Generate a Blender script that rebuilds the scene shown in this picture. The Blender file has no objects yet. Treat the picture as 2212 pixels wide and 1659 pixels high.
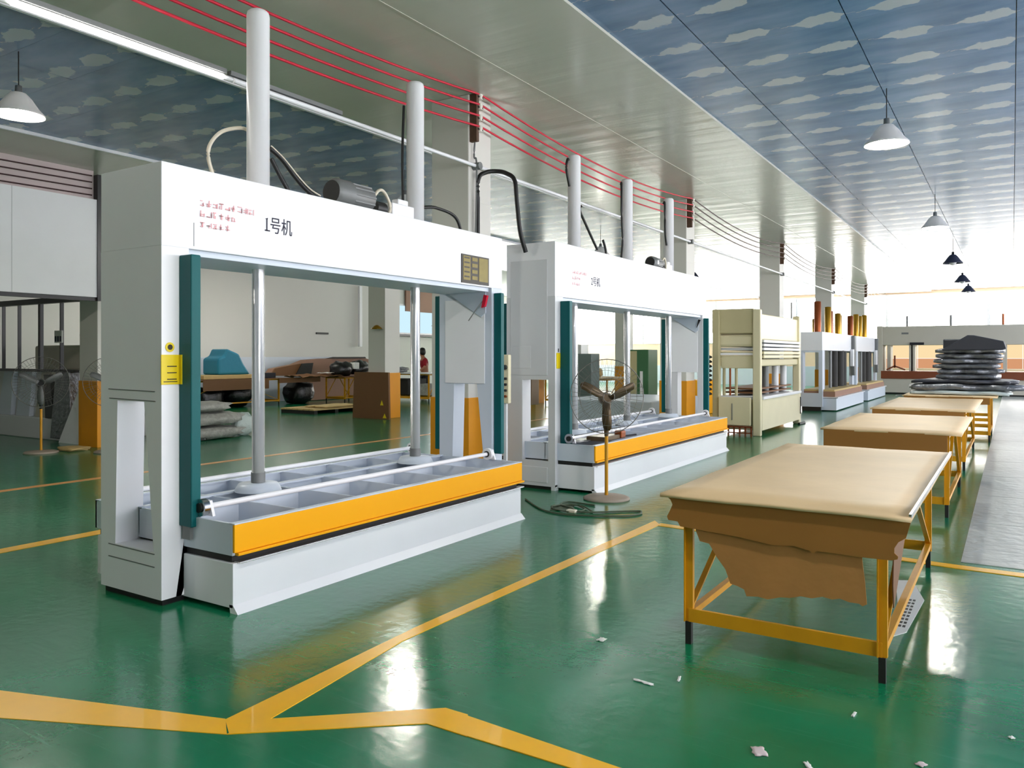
import bpy, math, random
from mathutils import Vector, noise
random.seed(7)
S = bpy.context.scene
COL = S.collection
R = math.radians
PI = math.pi

# ------------------------------------------------------------------ camera, world, exposure
cd = bpy.data.cameras.new('camera'); cam = bpy.data.objects.new('camera', cd); COL.objects.link(cam)
cam.location = (0, 0, 1.55); cam.rotation_euler = (R(90), 0, R(32.45))
cd.sensor_width = 36; cd.lens = 1700 / 2212 * 36; cd.shift_y = -61.5 / 2212; cd.clip_end = 200
S.camera = cam
w = bpy.data.worlds.new('world'); S.world = w; w.use_nodes = True
w.node_tree.nodes['Background'].inputs[0].default_value = (.85, .92, 1, 1)
w.node_tree.nodes['Background'].inputs[1].default_value = 1.0
S.view_settings.view_transform = 'Standard'; S.view_settings.look = 'None'
S.view_settings.exposure = 1.03; S.view_settings.gamma = 1; S.view_settings.use_curve_mapping = False
WIN_SIDE = 5.0      # radiance of the daylight panes in the right wall
WIN_END = 6.0       # radiance of the daylight panes in the far wall
WIN_LEFT = 10.0
LAMP = 260.0         # lit bulbs

# ------------------------------------------------------------------ materials
def lin(c):
    return tuple(((v / 255) / 12.92 if v / 255 <= .04045 else ((v / 255 + .055) / 1.055) ** 2.4) for v in c) + (1,)
class M:
    pass
def nn(t, kind, **k):
    n = t.nodes.new(kind)
    for a, b in k.items():
        if a.startswith('i_'):
            n.inputs[a[2:].replace('_', ' ')].default_value = b
        else:
            setattr(n, a, b)
    return n
def mat(name, col, rough=.5, metal=0, var=.06, scale=3.0, bump=0.0, bscale=40, coat=0, spec=.5, alpha=1, trans=0, emit=0):
    m = bpy.data.materials.new(name); m.use_nodes = True; t = m.node_tree
    b = t.nodes['Principled BSDF']; c = lin(col)
    b.inputs['Roughness'].default_value = rough; b.inputs['Metallic'].default_value = metal
    b.inputs['Coat Weight'].default_value = coat; b.inputs['Specular IOR Level'].default_value = spec
    b.inputs['Alpha'].default_value = alpha; b.inputs['Transmission Weight'].default_value = trans
    if emit:
        b.inputs['Emission Color'].default_value = c; b.inputs['Emission Strength'].default_value = emit
    g = nn(t, 'ShaderNodeNewGeometry'); n = nn(t, 'ShaderNodeTexNoise'); n.inputs['Scale'].default_value = scale; n.inputs['Detail'].default_value = 5
    t.links.new(g.outputs['Position'], n.inputs['Vector'])
    mr = nn(t, 'ShaderNodeMapRange'); mr.inputs[3].default_value = 1 - var; mr.inputs[4].default_value = 1 + var
    t.links.new(n.outputs['Fac'], mr.inputs[0])
    mx = nn(t, 'ShaderNodeVectorMath', operation='SCALE'); mx.inputs[0].default_value = c[:3]
    t.links.new(mr.outputs[0], mx.inputs['Scale']); t.links.new(mx.outputs[0], b.inputs['Base Color'])
    if bump:
        n2 = nn(t, 'ShaderNodeTexNoise'); n2.inputs['Scale'].default_value = bscale; n2.inputs['Detail'].default_value = 3
        t.links.new(g.outputs['Position'], n2.inputs['Vector'])
        bp = nn(t, 'ShaderNodeBump'); bp.inputs['Strength'].default_value = bump; bp.inputs['Distance'].default_value = .02
        t.links.new(n2.outputs['Fac'], bp.inputs['Height']); t.links.new(bp.outputs[0], b.inputs['Normal'])
    return m
def emis(name, col, s):
    m = bpy.data.materials.new(name); m.use_nodes = True; t = m.node_tree; t.nodes.clear()
    e = nn(t, 'ShaderNodeEmission'); e.inputs[0].default_value = lin(col); e.inputs[1].default_value = s
    o = nn(t, 'ShaderNodeOutputMaterial'); t.links.new(e.outputs[0], o.inputs[0]); return m

white = mat('white_enamel', (236, 236, 240), .35, var=.03)
warmwhite = mat('warm_white_enamel', (236, 230, 222), .4, var=.03)
offw = mat('grey_white_enamel', (212, 213, 216), .4, var=.03)
bluew = mat('pale_blue_enamel', (205, 213, 226), .4, var=.03)
wallw = mat('wall_paint', (214, 212, 207), .6, var=.04, scale=.6)
colw = mat('column_paint', (216, 213, 206), .55, var=.04, scale=1.2)
orange = mat('orange_paint', (255, 176, 0), .5, var=.03, spec=.25)
dorange = mat('column_orange_paint', (226, 148, 6), .5, var=.05)
teal = mat('teal_enamel', (0, 88, 90), .45, var=.06, spec=.25)
steel = mat('ground_steel', (190, 190, 192), .22, 1, var=.04)
rodm = mat('chromed_rod', (215, 214, 216), .25, .65, var=.03)
gsteel = mat('dull_grey_metal', (120, 122, 122), .5, .3)
black = mat('black_rubber', (16, 16, 17), .5)
blackm = mat('black_frame_paint', (14, 14, 15), .35)
darkv = mat('near_black_matte', (22, 20, 18), .6)
hosew = mat('pale_hose', (214, 205, 186), .45)
redwire = mat('red_cable_sheath', (205, 16, 52), .45, var=.15)
darkwire = mat('dark_red_cable', (60, 24, 28), .5)
cream = mat('cream_enamel', (214, 204, 168), .42, var=.05)
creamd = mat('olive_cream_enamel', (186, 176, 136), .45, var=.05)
creamg = mat('greyish_cream_enamel', (190, 184, 170), .5, var=.03)
brownplat = mat('brown_platen', (122, 58, 22), .5, var=.1)
yellow = mat('yellow_steel_paint', (208, 146, 10), .42, var=.14, scale=9)
yelsign = mat('yellow_placard', (232, 204, 10), .4, var=.03)
gold = mat('brass_brown_tube', (170, 128, 34), .3, .7, var=.15)
copper = mat('copper_brown_tube', (140, 70, 30), .35, .6, var=.1)
kraftt = mat('worn_table_board', (224, 194, 150), .48, var=.14, scale=2.2, bump=.15, bscale=6, spec=.35)
kraft = mat('kraft_board', (146, 98, 36), .7, var=.08, scale=2.5, bump=.12, bscale=5)
kraftd = mat('brown_fibreboard', (112, 74, 40), .65, var=.08, scale=3)
kraftp = mat('pinkish_fibreboard', (150, 112, 92), .65, var=.06, scale=2)
pallw = mat('pallet_timber', (196, 168, 112), .7, var=.12, scale=8)
blackbag = mat('black_plastic_sack', (14, 14, 16), .3, bump=.5, bscale=14)
greybag = mat('grey_woven_sack', (150, 150, 144), .6, var=.5, scale=11, bump=.8, bscale=18)
silver = mat('grey_foil_sheet', (120, 122, 126), .3, .5, var=.5, scale=11, bump=1.0, bscale=14)
darksh = mat('dark_rubber_sheet', (44, 46, 54), .42, var=.12, bump=.2, bscale=10)
film = mat('clear_plastic_film', (212, 224, 222), .15, var=.1, bump=.7, bscale=16, trans=.35)
tarp = mat('teal_tarpaulin', (22, 120, 150), .5, bump=.3, bscale=6)
paper = mat('paper', (226, 226, 222), .7, var=.05)
ink = mat('black_ink', (22, 16, 48), .6)
redink = mat('faded_red_ink', (244, 176, 182), .6, var=.2, scale=30)
bronze = mat('bronze_plate', (112, 98, 30), .4, .3, var=.25, scale=18)
bronzed = mat('dark_bronze_ink', (44, 36, 18), .5)
lampsh = mat('lamp_shade_white', (205, 205, 205), .4)
lt_ = lampsh.node_tree; tl_ = nn(lt_, 'ShaderNodeBsdfTranslucent'); ms_ = nn(lt_, 'ShaderNodeMixShader'); ms_.inputs[0].default_value = .06
lt_.links.new(lt_.nodes['Principled BSDF'].outputs[0], ms_.inputs[1]); lt_.links.new(tl_.outputs[0], ms_.inputs[2]); lt_.links.new(ms_.outputs[0], lt_.nodes['Material Output'].inputs[0])
lampdk = mat('lamp_shade_silhouette', (50, 52, 72), .45)  # unlit shades: their backlit silhouette is put into the colour
tape = mat('yellow_floor_tape', (250, 186, 8), .32, var=.05, scale=12, coat=.4)
tapeo = mat('faded_floor_tape', (216, 150, 84), .35, var=.05)
cable = mat('olive_cable', (70, 84, 62), .5)
basegrey = mat('fan_base_paint', (156, 142, 128), .55, var=.08, scale=15)
bronzefan = mat('fan_blade_brown', (92, 74, 50), .35, .4)
wirem = mat('fan_guard_wire', (110, 108, 104), .4, .6)
porc = mat('white_porcelain', (235, 232, 222), .25)
rust = mat('rusty_bracket', (92, 66, 50), .7, var=.3, scale=20)
skin = mat('skin', (170, 116, 88), .6)
hair = mat('black_hair', (14, 12, 12), .5)
redc = mat('red_cloth', (150, 14, 34), .8)
darkc = mat('dark_trousers', (30, 30, 38), .8)
peach = mat('peach_wall_paint', (248, 214, 186), .7, var=.03)
pinkw = mat('pink_grey_paint', (206, 190, 190), .6)
charcoal = mat('charcoal_cloth', (44, 42, 40), .7, var=.3)
screen = emis('blue_daylight_pane', (204, 236, 250), .52)
glowR = emis('daylight_pane', (250, 250, 255), WIN_SIDE)
glowE = emis('far_daylight_pane', (255, 252, 246), WIN_END)
glowL = emis('left_daylight_pane', (255, 252, 248), WIN_LEFT)
warmA = emis('upper_glowing_wall', (255, 226, 176), .48)  # glow standing in for light on the cream end wall, upper band
warmB = emis('lower_glowing_wall', (232, 168, 124), .42)  # same wall glow, lower and darker band
bulb = emis('lit_bulb', (255, 252, 240), LAMP)
tubeg = emis('lit_fluorescent_tube', (255, 250, 244), 9)

def floor_mat():
    m = bpy.data.materials.new('green_epoxy'); m.use_nodes = True; t = m.node_tree; b = t.nodes['Principled BSDF']; L = t.links.new
    g = nn(t, 'ShaderNodeNewGeometry')
    n1 = nn(t, 'ShaderNodeTexNoise'); n1.inputs['Scale'].default_value = 1.1; n1.inputs['Detail'].default_value = 7; L(g.outputs['Position'], n1.inputs[0])
    cr = nn(t, 'ShaderNodeValToRGB'); L(n1.outputs['Fac'], cr.inputs[0])
    cr.color_ramp.elements[0].position = .35; cr.color_ramp.elements[0].color = lin((5, 104, 64))
    cr.color_ramp.elements[1].position = .7; cr.color_ramp.elements[1].color = lin((18, 124, 84))
    mp = nn(t, 'ShaderNodeMapping'); mp.inputs['Scale'].default_value = (1.3, 16, 1); mp.inputs['Rotation'].default_value = (0, 0, .55); L(g.outputs['Position'], mp.inputs[0])
    n2 = nn(t, 'ShaderNodeTexNoise'); n2.inputs['Scale'].default_value = 2.2; n2.inputs['Detail'].default_value = 8; n2.inputs['Distortion'].default_value = 1.2; L(mp.outputs[0], n2.inputs[0])
    c2 = nn(t, 'ShaderNodeValToRGB'); L(n2.outputs['Fac'], c2.inputs[0]); c2.color_ramp.elements[0].position = .6; c2.color_ramp.elements[1].position = .82
    mx = nn(t, 'ShaderNodeMix', data_type='RGBA'); mx.inputs[7].default_value = lin((34, 124, 90)); L(cr.outputs[0], mx.inputs[6]); L(c2.outputs[0], mx.inputs[0])
    n3 = nn(t, 'ShaderNodeTexNoise'); n3.inputs['Scale'].default_value = 9; n3.inputs['Detail'].default_value = 4; n3.inputs['Roughness'].default_value = .8; L(g.outputs['Position'], n3.inputs[0])
    c3 = nn(t, 'ShaderNodeValToRGB'); L(n3.outputs['Fac'], c3.inputs[0]); c3.color_ramp.elements[0].position = .74; c3.color_ramp.elements[1].position = .77
    m2 = nn(t, 'ShaderNodeMix', data_type='RGBA'); m2.inputs[7].default_value = lin((120, 140, 112)); L(mx.outputs[2], m2.inputs[6]); L(c3.outputs[0], m2.inputs[0])
    L(m2.outputs[2], b.inputs['Base Color'])
    rr = nn(t, 'ShaderNodeMapRange'); rr.inputs[3].default_value = .13; rr.inputs[4].default_value = .24; L(n2.outputs['Fac'], rr.inputs[0]); L(rr.outputs[0], b.inputs['Roughness'])
    b.inputs['Specular IOR Level'].default_value = .85
    n4 = nn(t, 'ShaderNodeTexNoise'); n4.inputs['Scale'].default_value = 13; n4.inputs['Detail'].default_value = 4; L(g.outputs['Position'], n4.inputs[0])
    bp = nn(t, 'ShaderNodeBump'); bp.inputs['Strength'].default_value = .16; bp.inputs['Distance'].default_value = .010; L(n4.outputs['Fac'], bp.inputs['Height']); L(bp.outputs[0], b.inputs['Normal'])
    return m
greenfloor = floor_mat()
concrete = mat('polished_concrete', (168, 172, 168), .34, var=.2, scale=2.2, bump=.6, bscale=9, spec=.3)

def ceil_mat():
    m = bpy.data.materials.new('cloud_print_panel'); m.use_nodes = True; t = m.node_tree; b = t.nodes['Principled BSDF']; L = t.links.new
    g = nn(t, 'ShaderNodeNewGeometry'); sp = nn(t, 'ShaderNodeSeparateXYZ'); L(g.outputs['Position'], sp.inputs[0])
    def mth(op, a, bb=None, clamp=False):
        n = nn(t, 'ShaderNodeMath', operation=op); n.use_clamp = clamp
        for i, v in enumerate((a, bb)):
            if v is None: continue
            if isinstance(v, (int, float)): n.inputs[i].default_value = v
            else: L(v, n.inputs[i])
        return n.outputs[0]
    nz = nn(t, 'ShaderNodeTexNoise'); nz.inputs['Scale'].default_value = 7; nz.inputs['Detail'].default_value = 4; L(g.outputs['Position'], nz.inputs[0])
    nd = mth('MULTIPLY', mth('SUBTRACT', nz.outputs['Fac'], .5), .20)
    u = mth('DIVIDE', mth('ADD', sp.outputs['X'], .20 + 65), .65)
    v = mth('DIVIDE', mth('ADD', sp.outputs['Y'], -6.78 + 74.5), .745)
    cx = mth('MULTIPLY', mth('SUBTRACT', mth('FRACT', mth('ADD', u, .5)), .5), .65)
    cy = mth('MULTIPLY', mth('SUBTRACT', mth('FRACT', mth('ADD', v, .5)), .5), .745)
    cy = mth('ADD', cy, nd)
    tp = mth('MAXIMUM', mth('MULTIPLY', mth('ADD', cx, .25), .62), .004)
    tp2 = mth('MAXIMUM', mth('MULTIPLY', mth('SUBTRACT', .24, cx), 1.3), .002)
    wd = mth('MINIMUM', mth('MINIMUM', tp, tp2), .105)
    d = mth('DIVIDE', mth('ABSOLUTE', mth('ADD', cy, mth('MULTIPLY', cx, .05))), wd)
    mask = mth('MULTIPLY', mth('SUBTRACT', 1.12, d, True), 6, True)
    n2 = nn(t, 'ShaderNodeTexNoise'); n2.inputs['Scale'].default_value = 1.6; n2.inputs['Detail'].default_value = 5
    mp = nn(t, 'ShaderNodeMapping'); mp.inputs['Scale'].default_value = (1, 3, 1); L(g.outputs['Position'], mp.inputs[0]); L(mp.outputs[0], n2.inputs[0])
    cr = nn(t, 'ShaderNodeValToRGB'); L(n2.outputs['Fac'], cr.inputs[0])
    cr.color_ramp.elements[0].position = .35; cr.color_ramp.elements[0].color = lin((78, 114, 152))
    cr.color_ramp.elements[1].position = .75; cr.color_ramp.elements[1].color = lin((108, 142, 182))
    mx = nn(t, 'ShaderNodeMix', data_type='RGBA'); mx.inputs[7].default_value = lin((172, 182, 192)); L(cr.outputs[0], mx.inputs[6]); L(mask, mx.inputs[0])
    L(mx.outputs[2], b.inputs['Base Color']); b.inputs['Roughness'].default_value = .27
    return m
cloudp = ceil_mat()
def soffit_mat():
    m = mat('soffit_panel', (196, 196, 184), .22, var=.03, scale=.5)
    t = m.node_tree; L = t.links.new
    g = nn(t, 'ShaderNodeNewGeometry'); mp = nn(t, 'ShaderNodeMapping'); mp.inputs['Scale'].default_value = (.12, 2.0, 1); L(g.outputs['Position'], mp.inputs[0])
    n = nn(t, 'ShaderNodeTexNoise'); n.inputs['Scale'].default_value = 1.5; n.inputs['Detail'].default_value = 3; L(mp.outputs[0], n.inputs[0])
    bp = nn(t, 'ShaderNodeBump'); bp.inputs['Strength'].default_value = .5; bp.inputs['Distance'].default_value = .02
    L(n.outputs['Fac'], bp.inputs['Height']); L(bp.outputs[0], t.nodes['Principled BSDF'].inputs['Normal']); return m
soffitm = soffit_mat()

# ------------------------------------------------------------------ mesh helpers (all coordinates in world metres)
class MB:
    def __init__(s): s.v = []; s.f = []; s.sm = []
    def add(s, vs, fs, smooth=False):
        o = len(s.v); s.v += [tuple(p) for p in vs]
        for f in fs: s.f.append(tuple(i + o for i in f)); s.sm.append(smooth)
        return s
    def box(s, x0, x1, y0, y1, z0, z1):
        x0, x1 = min(x0, x1), max(x0, x1); y0, y1 = min(y0, y1), max(y0, y1); z0, z1 = min(z0, z1), max(z0, z1)
        return s.add([(x0, y0, z0), (x1, y0, z0), (x1, y1, z0), (x0, y1, z0), (x0, y0, z1), (x1, y0, z1), (x1, y1, z1), (x0, y1, z1)],
                     [(3, 2, 1, 0), (4, 5, 6, 7), (0, 1, 5, 4), (1, 2, 6, 5), (2, 3, 7, 6), (3, 0, 4, 7)])
    def prism(s, pts, axis, a, b):
        """pts: 2-D polygon, extruded along axis ('x': pts are (y,z); 'y': (x,z); 'z': (x,y))"""
        def P(p, h): return {'x': (h, p[0], p[1]), 'y': (p[0], h, p[1]), 'z': (p[0], p[1], h)}[axis]
        n = len(pts); vs = [P(p, a) for p in pts] + [P(p, b) for p in pts]
        fs = [tuple(range(n))[::-1], tuple(range(n, 2 * n))] + [(i, (i + 1) % n, (i + 1) % n + n, i + n) for i in range(n)]
        return s.add(vs, fs)
    def frame(s, outer, inner, axis, a, b):
        """rectangular/quadrilateral plate with a quadrilateral hole"""
        for i in range(4):
            j = (i + 1) % 4
            s.prism([outer[i], outer[j], inner[j], inner[i]], axis, a, b)
        return s
    def tube(s, pts, r, n=8, caps=True, smooth=True):
        pts = [Vector(p) for p in pts]; rings = []; up = Vector((0, 0, 1))
        for i, p in enumerate(pts):
            d = (pts[min(i + 1, len(pts) - 1)] - pts[max(i - 1, 0)]).normalized()
            a = d.cross(up)
            if a.length < .05: a = d.cross(Vector((1, 0, 0)))
            a.normalize(); b = d.cross(a); rr = r[i] if isinstance(r, (list, tuple)) else r
            rings.append([p + (a * math.cos(2 * PI * k / n) + b * math.sin(2 * PI * k / n)) * rr for k in range(n)])
        vs = [v for g in rings for v in g]; fs = []
        for i in range(len(pts) - 1):
            for k in range(n): fs.append((i * n + k, i * n + (k + 1) % n, (i + 1) * n + (k + 1) % n, (i + 1) * n + k))
        s.add(vs, fs, smooth)
        if caps:
            s.add(rings[0], [tuple(range(n))]); s.add(rings[-1], [tuple(range(n))[::-1]])
        return s
    def lathe(s, prof, cx, cy, n=24, smooth=True):
        vs = []; fs = []
        for r, z in prof:
            for k in range(n): vs.append((cx + r * math.cos(2 * PI * k / n), cy + r * math.sin(2 * PI * k / n), z))
        for i in range(len(prof) - 1):
            for k in range(n): fs.append((i * n + k, i * n + (k + 1) % n, (i + 1) * n + (k + 1) % n, (i + 1) * n + k))
        return s.add(vs, fs, smooth)
    def bar(s, p, q, wd=.04, th=.04):
        """rectangular bar between two points"""
        p = Vector(p); q = Vector(q); d = (q - p).normalized(); a = d.cross(Vector((0, 0, 1)))
        if a.length < .05: a = Vector((1, 0, 0))
        a.normalize(); b = d.cross(a)
        vs = [o + a * sx * wd / 2 + b * sy * th / 2 for o in (p, q) for sx, sy in ((-1, -1), (1, -1), (1, 1), (-1, 1))]
        return s.add(vs, [(3, 2, 1, 0), (4, 5, 6, 7), (0, 1, 5, 4), (1, 2, 6, 5), (2, 3, 7, 6), (3, 0, 4, 7)])
    def blob(s, c, r, seed=0, amp=.18, n=20, m=12, e=.6, fq=2.0):
        def sp(v): return math.copysign(abs(v) ** e, v)
        vs = []; fs = []
        for j in range(m + 1):
            ph = -PI / 2 + PI * j / m
            for i in range(n):
                th = 2 * PI * i / n
                d = Vector((sp(math.cos(th)) * sp(math.cos(ph)), sp(math.sin(th)) * sp(math.cos(ph)), sp(math.sin(ph))))
                k = 1 + amp * noise.noise(Vector((d.x * fq + seed * 7.3, d.y * fq + seed, d.z * fq)))
                vs.append((c[0] + d.x * r[0] * k, c[1] + d.y * r[1] * k, max(c[2] - r[2], c[2] + d.z * r[2] * k)))
        for j in range(m):
            for i in range(n): fs.append((j * n + i, j * n + (i + 1) % n, (j + 1) * n + (i + 1) % n, (j + 1) * n + i))
        return s.add(vs, fs, True)
    def sheet(s, cx, cy, z, wx, wy, th, seed=0, amp=.03, droop=0.0, rag=.06, rot=0, n=14):
        """a slightly rumpled slab"""
        top = []; bot = []
        for j in range(n + 1):
            for i in range(n + 1):
                u = i / n * 2 - 1; v = j / n * 2 - 1
                e = 1 + rag * noise.noise(Vector((u * 2 + seed * 3, v * 2 + seed, 0)))
                x = u * wx / 2 * e; y = v * wy / 2 * e
                h = amp * noise.noise(Vector((u * 2.2 + seed, v * 2.2, seed * 2))) - droop * max(0, abs(u) - .45) ** 1.5
                X = cx + x * math.cos(rot) - y * math.sin(rot); Y = cy + x * math.sin(rot) + y * math.cos(rot)
                ed = 1 - max(abs(u), abs(v)) ** 16 * .45
                top.append((X, Y, z + h + th / 2 + th / 2 * ed)); bot.append((X, Y, z + h + th / 2 - th / 2 * ed))
        N = n + 1; o = N * N; fs = []
        for j in range(n):
            for i in range(n):
                a = j * N + i; fs.append((a, a + 1, a + N + 1, a + N)); fs.append((a + o, a + N + o, a + N + 1 + o, a + 1 + o))
        ring = [i for i in range(n)] + [j * N + n for j in range(n)] + [n * N + i for i in range(n, 0, -1)] + [j * N for j in range(n, 0, -1)]
        for k in range(len(ring)):
            a, b = ring[k], ring[(k + 1) % len(ring)]; fs.append((b, a, a + o, b + o))
        return s.add(top + bot, fs, True)
    def build(s, name, m, parent=None, bevel=0, loc=None):
        off = Vector(WL.get(parent.name, (0, 0, 0))) if parent else Vector(loc or (0, 0, 0))
        me = bpy.data.meshes.new(name); me.from_pydata([tuple(Vector(v) - off) for v in s.v], [], s.f)
        me.materials.append(m); me.polygons.foreach_set('use_smooth', s.sm); me.update()
        o = bpy.data.objects.new(name, me); COL.objects.link(o)
        if parent: o.parent = parent; WL[o.name] = tuple(off)
        else: o.location = off; WL[o.name] = tuple(off)
        if bevel:
            b = o.modifiers.new('bevel', 'BEVEL'); b.width = bevel; b.segments = 2; b.limit_method = 'ANGLE'; b.angle_limit = R(40)
        return o
WL = {}
def box(*a): return MB().box(*a)
def thing(name, label, cat, loc=(0, 0, 0), group=None):
    o = bpy.data.objects.new(name, None); COL.objects.link(o); o.location = loc; WL[o.name] = tuple(loc)
    o.empty_display_size = .1; return tag(o, label, cat, group)
def tag(o, label, cat, group=None):
    o['label'] = label; o['category'] = cat
    if group: o['group'] = group
    return o
def struct(o): o['kind'] = 'structure'; return o
def lab(o, l): o['label'] = l; return o
def copy_tree(o, parent=None):
    c = o.copy(); COL.objects.link(c)
    if parent is not None: c.parent = parent; c.matrix_parent_inverse = o.matrix_parent_inverse
    for ch in KIDS.get(o.name, [k for k in o.children]): copy_tree(ch, c)
    return c
KIDS = {}
def dup(o, loc, label, rz=None):
    c = copy_tree(o); c.location = loc; c['label'] = label; WL[c.name] = tuple(loc)
    if rz is not None: c.rotation_euler.z = rz
    return c
def smooth_pts(pts, n=5):
    P = [Vector(p) for p in pts]; out = []
    for i in range(len(P) - 1):
        a = P[max(i - 1, 0)]; b = P[i]; c = P[i + 1]; d = P[min(i + 2, len(P) - 1)]
        for k in range(n):
            t = k / n
            out.append(.5 * ((2 * b) + (-a + c) * t + (2 * a - 5 * b + 4 * c - d) * t * t + (-a + 3 * b - 3 * c + d) * t ** 3))
    return out + [P[-1]]
def text(body, loc, size, m, parent, name='lettering', ext=.001, rot=(R(90), 0, R(90)), sx=1.0):
    c = bpy.data.curves.new(name, 'FONT'); c.body = body; c.size = size; c.extrude = ext; c.materials.append(m)
    o = bpy.data.objects.new(name, c); COL.objects.link(o); o.parent = parent
    off = Vector(WL.get(parent.name, (0, 0, 0))); o.location = Vector(loc) - off; o.rotation_euler = rot; o.scale = (sx, 1, 1)
    dg = bpy.context.evaluated_depsgraph_get(); me = bpy.data.meshes.new_from_object(o.evaluated_get(dg)); me.materials.clear(); me.materials.append(m)
    q = bpy.data.objects.new(name, me); COL.objects.link(q); q.parent = parent; q.location = o.location; q.rotation_euler = rot; q.scale = o.scale
    bpy.data.objects.remove(o); return q

ZC = 4.6   # ceiling height
# ------------------------------------------------------------------ floor
fl = struct(box(-22.2, 7.7, -6.2, 42.2, -.2, 0).build('floor', greenfloor))
# concrete slabs of the walkway on the right
k = 0
for i, x0 in enumerate((-.33, 1.35, 3.03, 4.71)):
    for j in range(19):
        y0 = 6.78 + j * 1.68
        m_ = box(x0 + .004, x0 + 1.676, y0 + .004, y0 + 1.676, 0, .004)
        m_.build('concrete_slab', concrete, fl)
def strip(pts, m=tape, z=.0025):
    MB().prism(pts, 'z', 0, z).build('tape_line', m, fl)
strip([(-3.95, 1.80), (-6.5, .55), (-6.45, .43), (-3.66, 1.66), (-2.71, 2.09), (-2.83, 2.175)])
strip([(-2.825, 2.17), (-2.71, 2.10), (-2.66, 2.21), (-2.79, 3.285), (-2.72, 6.80), (-2.83, 6.95), (-2.87, 3.5)], z=.0030)
strip([(-2.71, 2.09), (-2.08, 2.60), (-1.87, 2.60), (-1.98, 2.76), (-2.10, 2.76), (-2.70, 2.25)], z=.0035)
strip([(-2.09, 2.755), (-2.04, 2.60), (-1.39, 2.61), (-.4, 2.62), (-.4, 2.70), (-1.25, 2.71), (-1.98, 2.75)], z=.0040)
strip([(-2.74, 6.86), (-2.74, 6.76), (-.35, 6.56), (1.0, 6.55), (1.0, 6.66), (-.35, 6.67)], z=.0045)
strip([(-9.83, 3.0), (-9.70, 3.0), (-9.66, 8.0), (-9.56, 20), (-9.66, 20), (-9.78, 8.0)], tapeo)
strip([(-6.84, 2.0), (-6.70, 2.0), (-6.68, 3.86), (-6.72, 20), (-6.82, 20)], tape)

# ------------------------------------------------------------------ ceilings, soffits
def ceiling_grid(name, x0, xs, y0, ny, xa, xb):
    c = struct(box(xa, xb, -6, 42, ZC + .05, ZC + .12).build(name, wallw))
    # a single softly pillowed panel mesh shared by all
    me = None
    for i in range(xs):
        for j in range(ny):
            if me is None:
                b = MB(); n = 8; W = 1.29; D = .745; vs = []; fs = []
                for q in range(n + 1):
                    t = q / n; z = -.0016 * math.sin(PI * t)
                    for p_ in range(3): vs.append((.004 + (W - .008) * p_ / 2, .001 + (D - .002) * t, z))
                for q in range(n):
                    for p_ in range(2): a = q * 3 + p_; fs.append((a, a + 3, a + 4, a + 1))
                o1 = len(vs); vs += [(x, y, .04) for x, y in ((.004, .003), (W - .004, .003), (W - .004, D - .003), (.004, D - .003))]
                e_ = len(vs); vs += [vs[0], vs[2], vs[n * 3], vs[n * 3 + 2]]; fs += [(o1, o1 + 1, o1 + 2, o1 + 3), (e_, e_ + 1, o1 + 1, o1), (e_ + 2, o1 + 3, o1 + 2, e_ + 3)]
                b.add(vs, fs, True); o = b.build('ceiling_panel', cloudp, c); me = o.data
                for p_ in list(me.polygons)[-3:]: p_.use_smooth = False
            else:
                o = bpy.data.objects.new('ceiling_panel', me); COL.objects.link(o); o.parent = c
            o.location = (x0 + 1.29 * i, y0 + .745 * j, ZC)
    return c
# seams at X = 0.03, -1.26, -2.55 ; first (cut) strip starts under the soffit edge
ceiling_grid('ceiling', -3.84, 5, -2.0, 58, -3.24, 7.6)
ceiling_grid('ceiling.001', -11.35, 4, 1.0, 54, -11.3, -7.28)
box(-22.1, -15.2, -6, 42, ZC, ZC + .1).build('ceiling.002', wallw)['kind'] = 'structure'
box(2.6, 7.6, -6, 42, ZC + .0, ZC + .045).build('ceiling.003', cloudp)['kind'] = 'structure'
sf = struct(box(-7.30, -3.22, -6, 42, ZC - .03, ZC + .3).build('trim_1', soffitm))
sf2 = struct(box(-15.2, -11.3, -6, 42, ZC - .03, ZC + .3).build('trim_2', soffitm))
for s_, xe, xw in ((sf, -7.31, 0), (sf2, -11.29, 0)):
    box(xe - .02, xe + .02, -6, 42, ZC - .045, ZC + .02).build('edge_strip', white, s_)
for xx in (-4.55,):
    box(xx - .012, xx + .012, -6, 42, ZC - .034, ZC - .03).build('joint_strip', soffitm, sf)

# ------------------------------------------------------------------ walls and windows
def window_wall_x(name, x, y0, y1, zs, piers, glow, face):
    """wall in plane x with panes between piers; zs=(sill,head)"""
    d = .2 * face
    wl = MB(); wl.box(x, x - d, y0, y1, 0, zs[0]); wl.box(x, x - d, y0, y1, zs[1], ZC + .1)
    e = [y0]
    for a, b in piers: wl.box(x, x - d, e[-1], a, zs[0], zs[1]); e.append(b)
    wl.box(x, x - d, e[-1], y1, zs[0], zs[1])
    W = struct(wl.build(name, wallw))
    return W
rw = window_wall_x('wall_right', 7.5, -6, 42, (.9, 3.9), [(-1.9 + 6.2 * i, 3.1 + 6.2 * i) for i in range(7)], None, -1)
for i in range(7):
    a = -1.9 + 6.2 * i; wn = struct(MB().frame([(a, .9), (a + 5.0, .9), (a + 5.0, 3.9), (a, 3.9)], [(a + .06, .96), (a + 4.94, .96), (a + 4.94, 3.84), (a + .06, 3.84)], 'x', 7.5, 7.56).build('window_%d' % (i + 1), gsteel))
    for q in range(3):
        box(7.53, 7.54, a + .06 + q * 1.627, a + .06 + q * 1.627 + 1.61, .96, 3.84).build('pane', glowR, wn)
box(-22.2, 7.7, -6.2, -6, 0, ZC + .1).build('wall_back', mat('dim_wall_paint', (150, 138, 122), .7))['kind'] = 'structure'
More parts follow.
